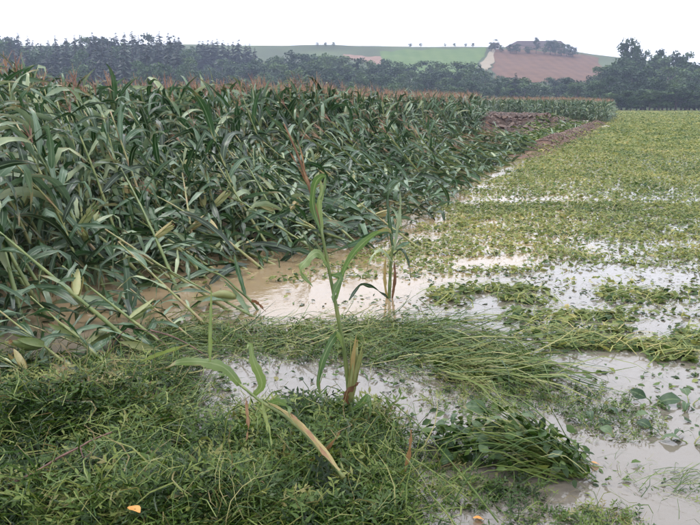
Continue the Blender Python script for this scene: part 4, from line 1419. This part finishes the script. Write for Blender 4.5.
leafy_plant(590, 332, [(2.4, .5, .12, 0), (.5, .5, .13, 2), (-1, .6, .12, 0)], 'leafy tuft standing up from the yellow-green raft')
leafy_plant(462, 300, [(2.4, .5, .14, 0), (.5, .5, .13, 2), (-1, .6, .14, 0), (3.3, .4, .12, 1)], 'leafy tuft at the left end of the nearest raft')
leafy_plant(428, 372, [(3.0, .1, .12, 0), (.2, .1, .13, 2)], 'two flat green leaves lying at the grass fan', .03)

# loose leaves and dead bits
def lone_leaf(pts, Y0, width, mat, name, label, cat='leaf', twist=(60, 70), T=.5, fold=.3, base=.3, peak=.4):
    o = shaped_leaf(pts, Y0, width, None, mat, twist, fold, base, 10, name, T, peak)
    return tag(o, label, cat)


lone_leaf([(404, 475, .03), (409, 455, 0), (411, 440, -.02), (411, 430, -.02)], gnd(412, 484)[1], .03, M_DRY, 'dry_leaf', 'rust-brown dry leaf standing upright right of the weed mound', twist=(10, 30), base=.6)
for px, py, dx, lab, wd in ((128, 507, 8, 'orange leaf lying on the weed mat at lower left', .05), (590, 463, 7, 'pale orange leaf floating right of the leafy clump', .035), (473, 518, 7, 'orange-brown leaf scrap at the bottom edge', .035)):
    g0 = gnd(px, py, .02)
    zz = max(float(gz(g0[0], g0[1])), 0.0) + (.075 if px == 128 else .012)
    g0 = gnd(px, py, zz)
    me = broad_leaf_mesh('dead_leaf', .95, M_ORANGE, .05)
    o = link('dead_leaf', me, mw=Matrix.Translation(Vector(g0)) @ Matrix.Rotation(R.uniform(-.5, .5), 4, 'Z') @ Matrix.Rotation(-.25, 4, 'X') @ Matrix.Diagonal((wd * 1.3, wd * 1.2, wd, 1)))
    tag(o, lab, 'leaf')
lone_leaf([(140, 362), (158, 355, .03), (175, 349, .05), (190, 344, .07)], gnd(160, 380)[1], .045, M_FRESH, 'maize_leaf', 'bright yellow-green leaf blade above the mat left of the pale leaves', T=1.0, twist=(25, 35))
lone_leaf([(134, 396), (148, 388, .03), (160, 382, .05)], gnd(146, 396)[1], .035, M_FRESH, 'maize_leaf', 'short yellow-green leaf blade on the weed mat', T=.95, twist=(25, 35))
lone_leaf([(214, 492), (204, 476, .03), (194, 461, .06), (188, 453, .05)], gnd(205, 492)[1], .045, M_FRESH, 'maize_leaf', 'broad green leaf blade sticking up from the weed mat', T=.35, twist=(20, 30), base=.8)
lone_leaf([(-20, 424), (0, 416, .02), (18, 413, .04), (34, 421, .03)], gnd(10, 432)[1], .06, M_LEAF, 'maize_leaf', 'pale grey-green leaf at the left edge on the weed mat', T=.95, twist=(30, 40))
lone_leaf([(300, 470), (318, 458, .05), (335, 440, .1), (340, 432, .12)], gnd(310, 478)[1] , .03, M_DRY, 'dry_leaf', 'brown dry blade crossing under the toppled maize stalk', T=.5, twist=(50, 60), base=.8)
lone_leaf([(310, 428), (325, 420, .04), (338, 414, .08)], gnd(325, 436)[1], .028, M_DRY, 'dry_leaf', 'short brown dry blade left of the lone maize stalk', T=.6, twist=(50, 60), base=.8)
# forked twig
zt = .12
Yk = gnd(60, 470, zt)[1]
tw = shaped_stalk([(-20, 497, -.12), (30, 475, -.02), (58, 458, .06), (80, 447, .10), (92, 440, .13), (112, 432, .15)], Yk, .0065, .003, None, M_TWIG, 'twig', 18)
tag(tw, 'thin reddish forked twig lying on the weed mat at lower left', 'twig')
sp_ = shaped_stalk([(80, 447, .10), (84, 458, .07), (92, 452, .08)], Yk, .003, .002, None, M_TWIG, 'side_shoot', 8)
loc = Vector(sp_.location)
sp_.parent = tw
sp_.location = loc - Vector(tw.location)
sp2 = shaped_stalk([(46, 468, .02), (58, 478, -.02), (70, 487, -.05)], Yk, .003, .002, None, M_TWIG, 'side_shoot', 8)
loc = Vector(sp2.location)
sp2.parent = tw
sp2.location = loc - Vector(tw.location)
# wiry roots and red stem at the left pool
for pts, r_, lab in (([(100, 372, -.05), (108, 352, 0), (126, 330, 0), (150, 332, 0), (172, 352, -.03)], .004, 'dark wiry root arching over the puddle at left'), ([(150, 330, 0), (176, 338, 0), (205, 355, -.05), (228, 372, -.08)], .005, 'thin reddish stem lying left of the pale maize leaves')):
    Y_ = gnd(140, 362)[1]
    tag(shaped_stalk(pts, Y_, r_, r_ * .6, None, M_TWIG, 'root' if 'root' in lab else 'stem', 16), lab, 'stem')
# long single stems in the front
for k, (a_, b_) in enumerate((((380, 392), (498, 522)), ((398, 430), (330, 470)), ((360, 440), (470, 500)), ((452, 345), (420, 300)), ((395, 470), (470, 545)))):
    A = gnd(*a_, .06)
    B_ = gnd(*b_, .03)
    q = np.linspace(0, 1, 9)[:, None]
    P = A + (B_ - A) * q + np.array([0, 0, 1.0]) * (.05 * np.sin(q * 3.14))
    v, f, u = tube(P - A, np.linspace(.003, .004, 9), 6)
    tag(link('grass_stem', Buf().add(v, f, u, .55 + .1 * (k % 3)).mesh('grass_stem', M_GRASS), loc=tuple(A)),
        ['long green stem running diagonally to the bottom edge below the leafy clump', 'green stem crossing the weed mound leftwards', 'straw-coloured stem on the right flank of the weed mound', 'short stem leaning up from the grass fan', 'green stem at the bottom edge under the dry upright leaf'][k], 'stem')

# mud clods and pale stones on the washed-out edge
bb = Buf()
n = 11000
y = rng.uniform(26, 68, n)
s = np.where(rng.random(n) < .45, rng.normal(.4, .5, n), rng.uniform(2.3, 12, n))
x = np.interp(y, EY, EX) - s / .93
k = (s < 1.6) | in_patch(x, y)
x, y, s = x[k], y[k], s[k]
n = len(x)
ico = np.array([[-.5, -.4, -.3], [.5, -.45, -.3], [.45, .5, -.3], [-.5, .4, -.3], [-.3, -.25, .3], [.28, -.3, .22], [.25, .3, .34], [-.32, .22, .25]])
Fb = np.array([[0, 3, 2, 1], [4, 5, 6, 7], [0, 1, 5, 4], [1, 2, 6, 5], [2, 3, 7, 6], [3, 0, 4, 7]])
scatter(bb, [(ico, Fb, np.zeros((8, 2)) + .3)], np.column_stack([x, y, gz(x, y) + .02]), rng.random(n) * 6.28, np.where(s < 1.6, rng.uniform(.03, .12, n), rng.uniform(.06, .36, n)), np.where(s < 1.6, rng.normal(.55, .2, n), rng.normal(.3, .2, n)), rng.normal(0, .4, n), rng.normal(0, .4, n))
tag(link('mud_clods', bb.mesh('mud_clods', M_CLOD, False)), 'reddish brown mud clods on the washed-out maize edge', 'mud', kind='stuff')
stone = Buf().add(ico * [1.3, 1, .6], Fb).mesh('stone', M_PALE, False)
for k, (px, py) in enumerate(((501, 126), (528, 122), (545, 122), (562, 127), (585, 122), (606, 125), (538, 127))):
    g0 = gnd(px, py, .15)
    zz = float(gz(g0[0], g0[1]))
    g0[2] = zz + .03
    tag(link('stone', stone, mw=Matrix.Translation(Vector(g0)) @ Matrix.Rotation(k * 1.3, 4, 'Z') @ Matrix.Scale(R.uniform(.35, .6), 4)), 'pale stone lying on the washed-out brown soil', 'stone', 'pale stones on the soil patch')
# low green growth in the washed patch
bb = Buf()
n = 9000
y = rng.uniform(20, 66, n)
s = rng.uniform(.9, 2.9, n) + .02 * y * rng.random(n)
x = np.interp(y, EY, EX) - s / .93
scatter(bb, T_BLADE + T_SL, np.column_stack([x, y, gz(x, y) + .03]), math.pi + rng.normal(-.3, .6, n), rng.uniform(.15, .42, n), np.clip(rng.normal(.5, .2, n), 0, 1), rng.normal(-.12, .2, n), rng.normal(0, .5, n))
tag(link('edge_grass', bb.mesh('edge_grass', M_GRASS)), 'strip of beaten-down grass between bare soil and crop', 'grass', kind='stuff')

# ------------------------------------------------------------------ haze
hb = Buf()
box(hb, -1000, 1000, -100, 1400, -1.5, 85)
hm = bpy.data.materials.new('haze_air')
hm.use_nodes = True
hn = hm.node_tree
hn.nodes.remove(hn.nodes['Principled BSDF'])
pv = hn.nodes.new('ShaderNodeVolumePrincipled')
pv.inputs['Color'].default_value = (0.66, 0.76, 1.0, 1)
pv.inputs['Density'].default_value = 0.00055
pv.inputs['Anisotropy'].default_value = 0.2
hn.links.new(pv.outputs[0], hn.nodes['Material Output'].inputs['Volume'])
tag(link('haze', hb.mesh('haze', hm, False)), 'thin blue-grey haze over the fields and hills', 'haze', kind='stuff')
print('objects', len(bpy.data.objects), 'tris', sum(len(o.data.polygons) * 2 for o in bpy.data.objects if o.type == 'MESH' and o.data.users == 1))
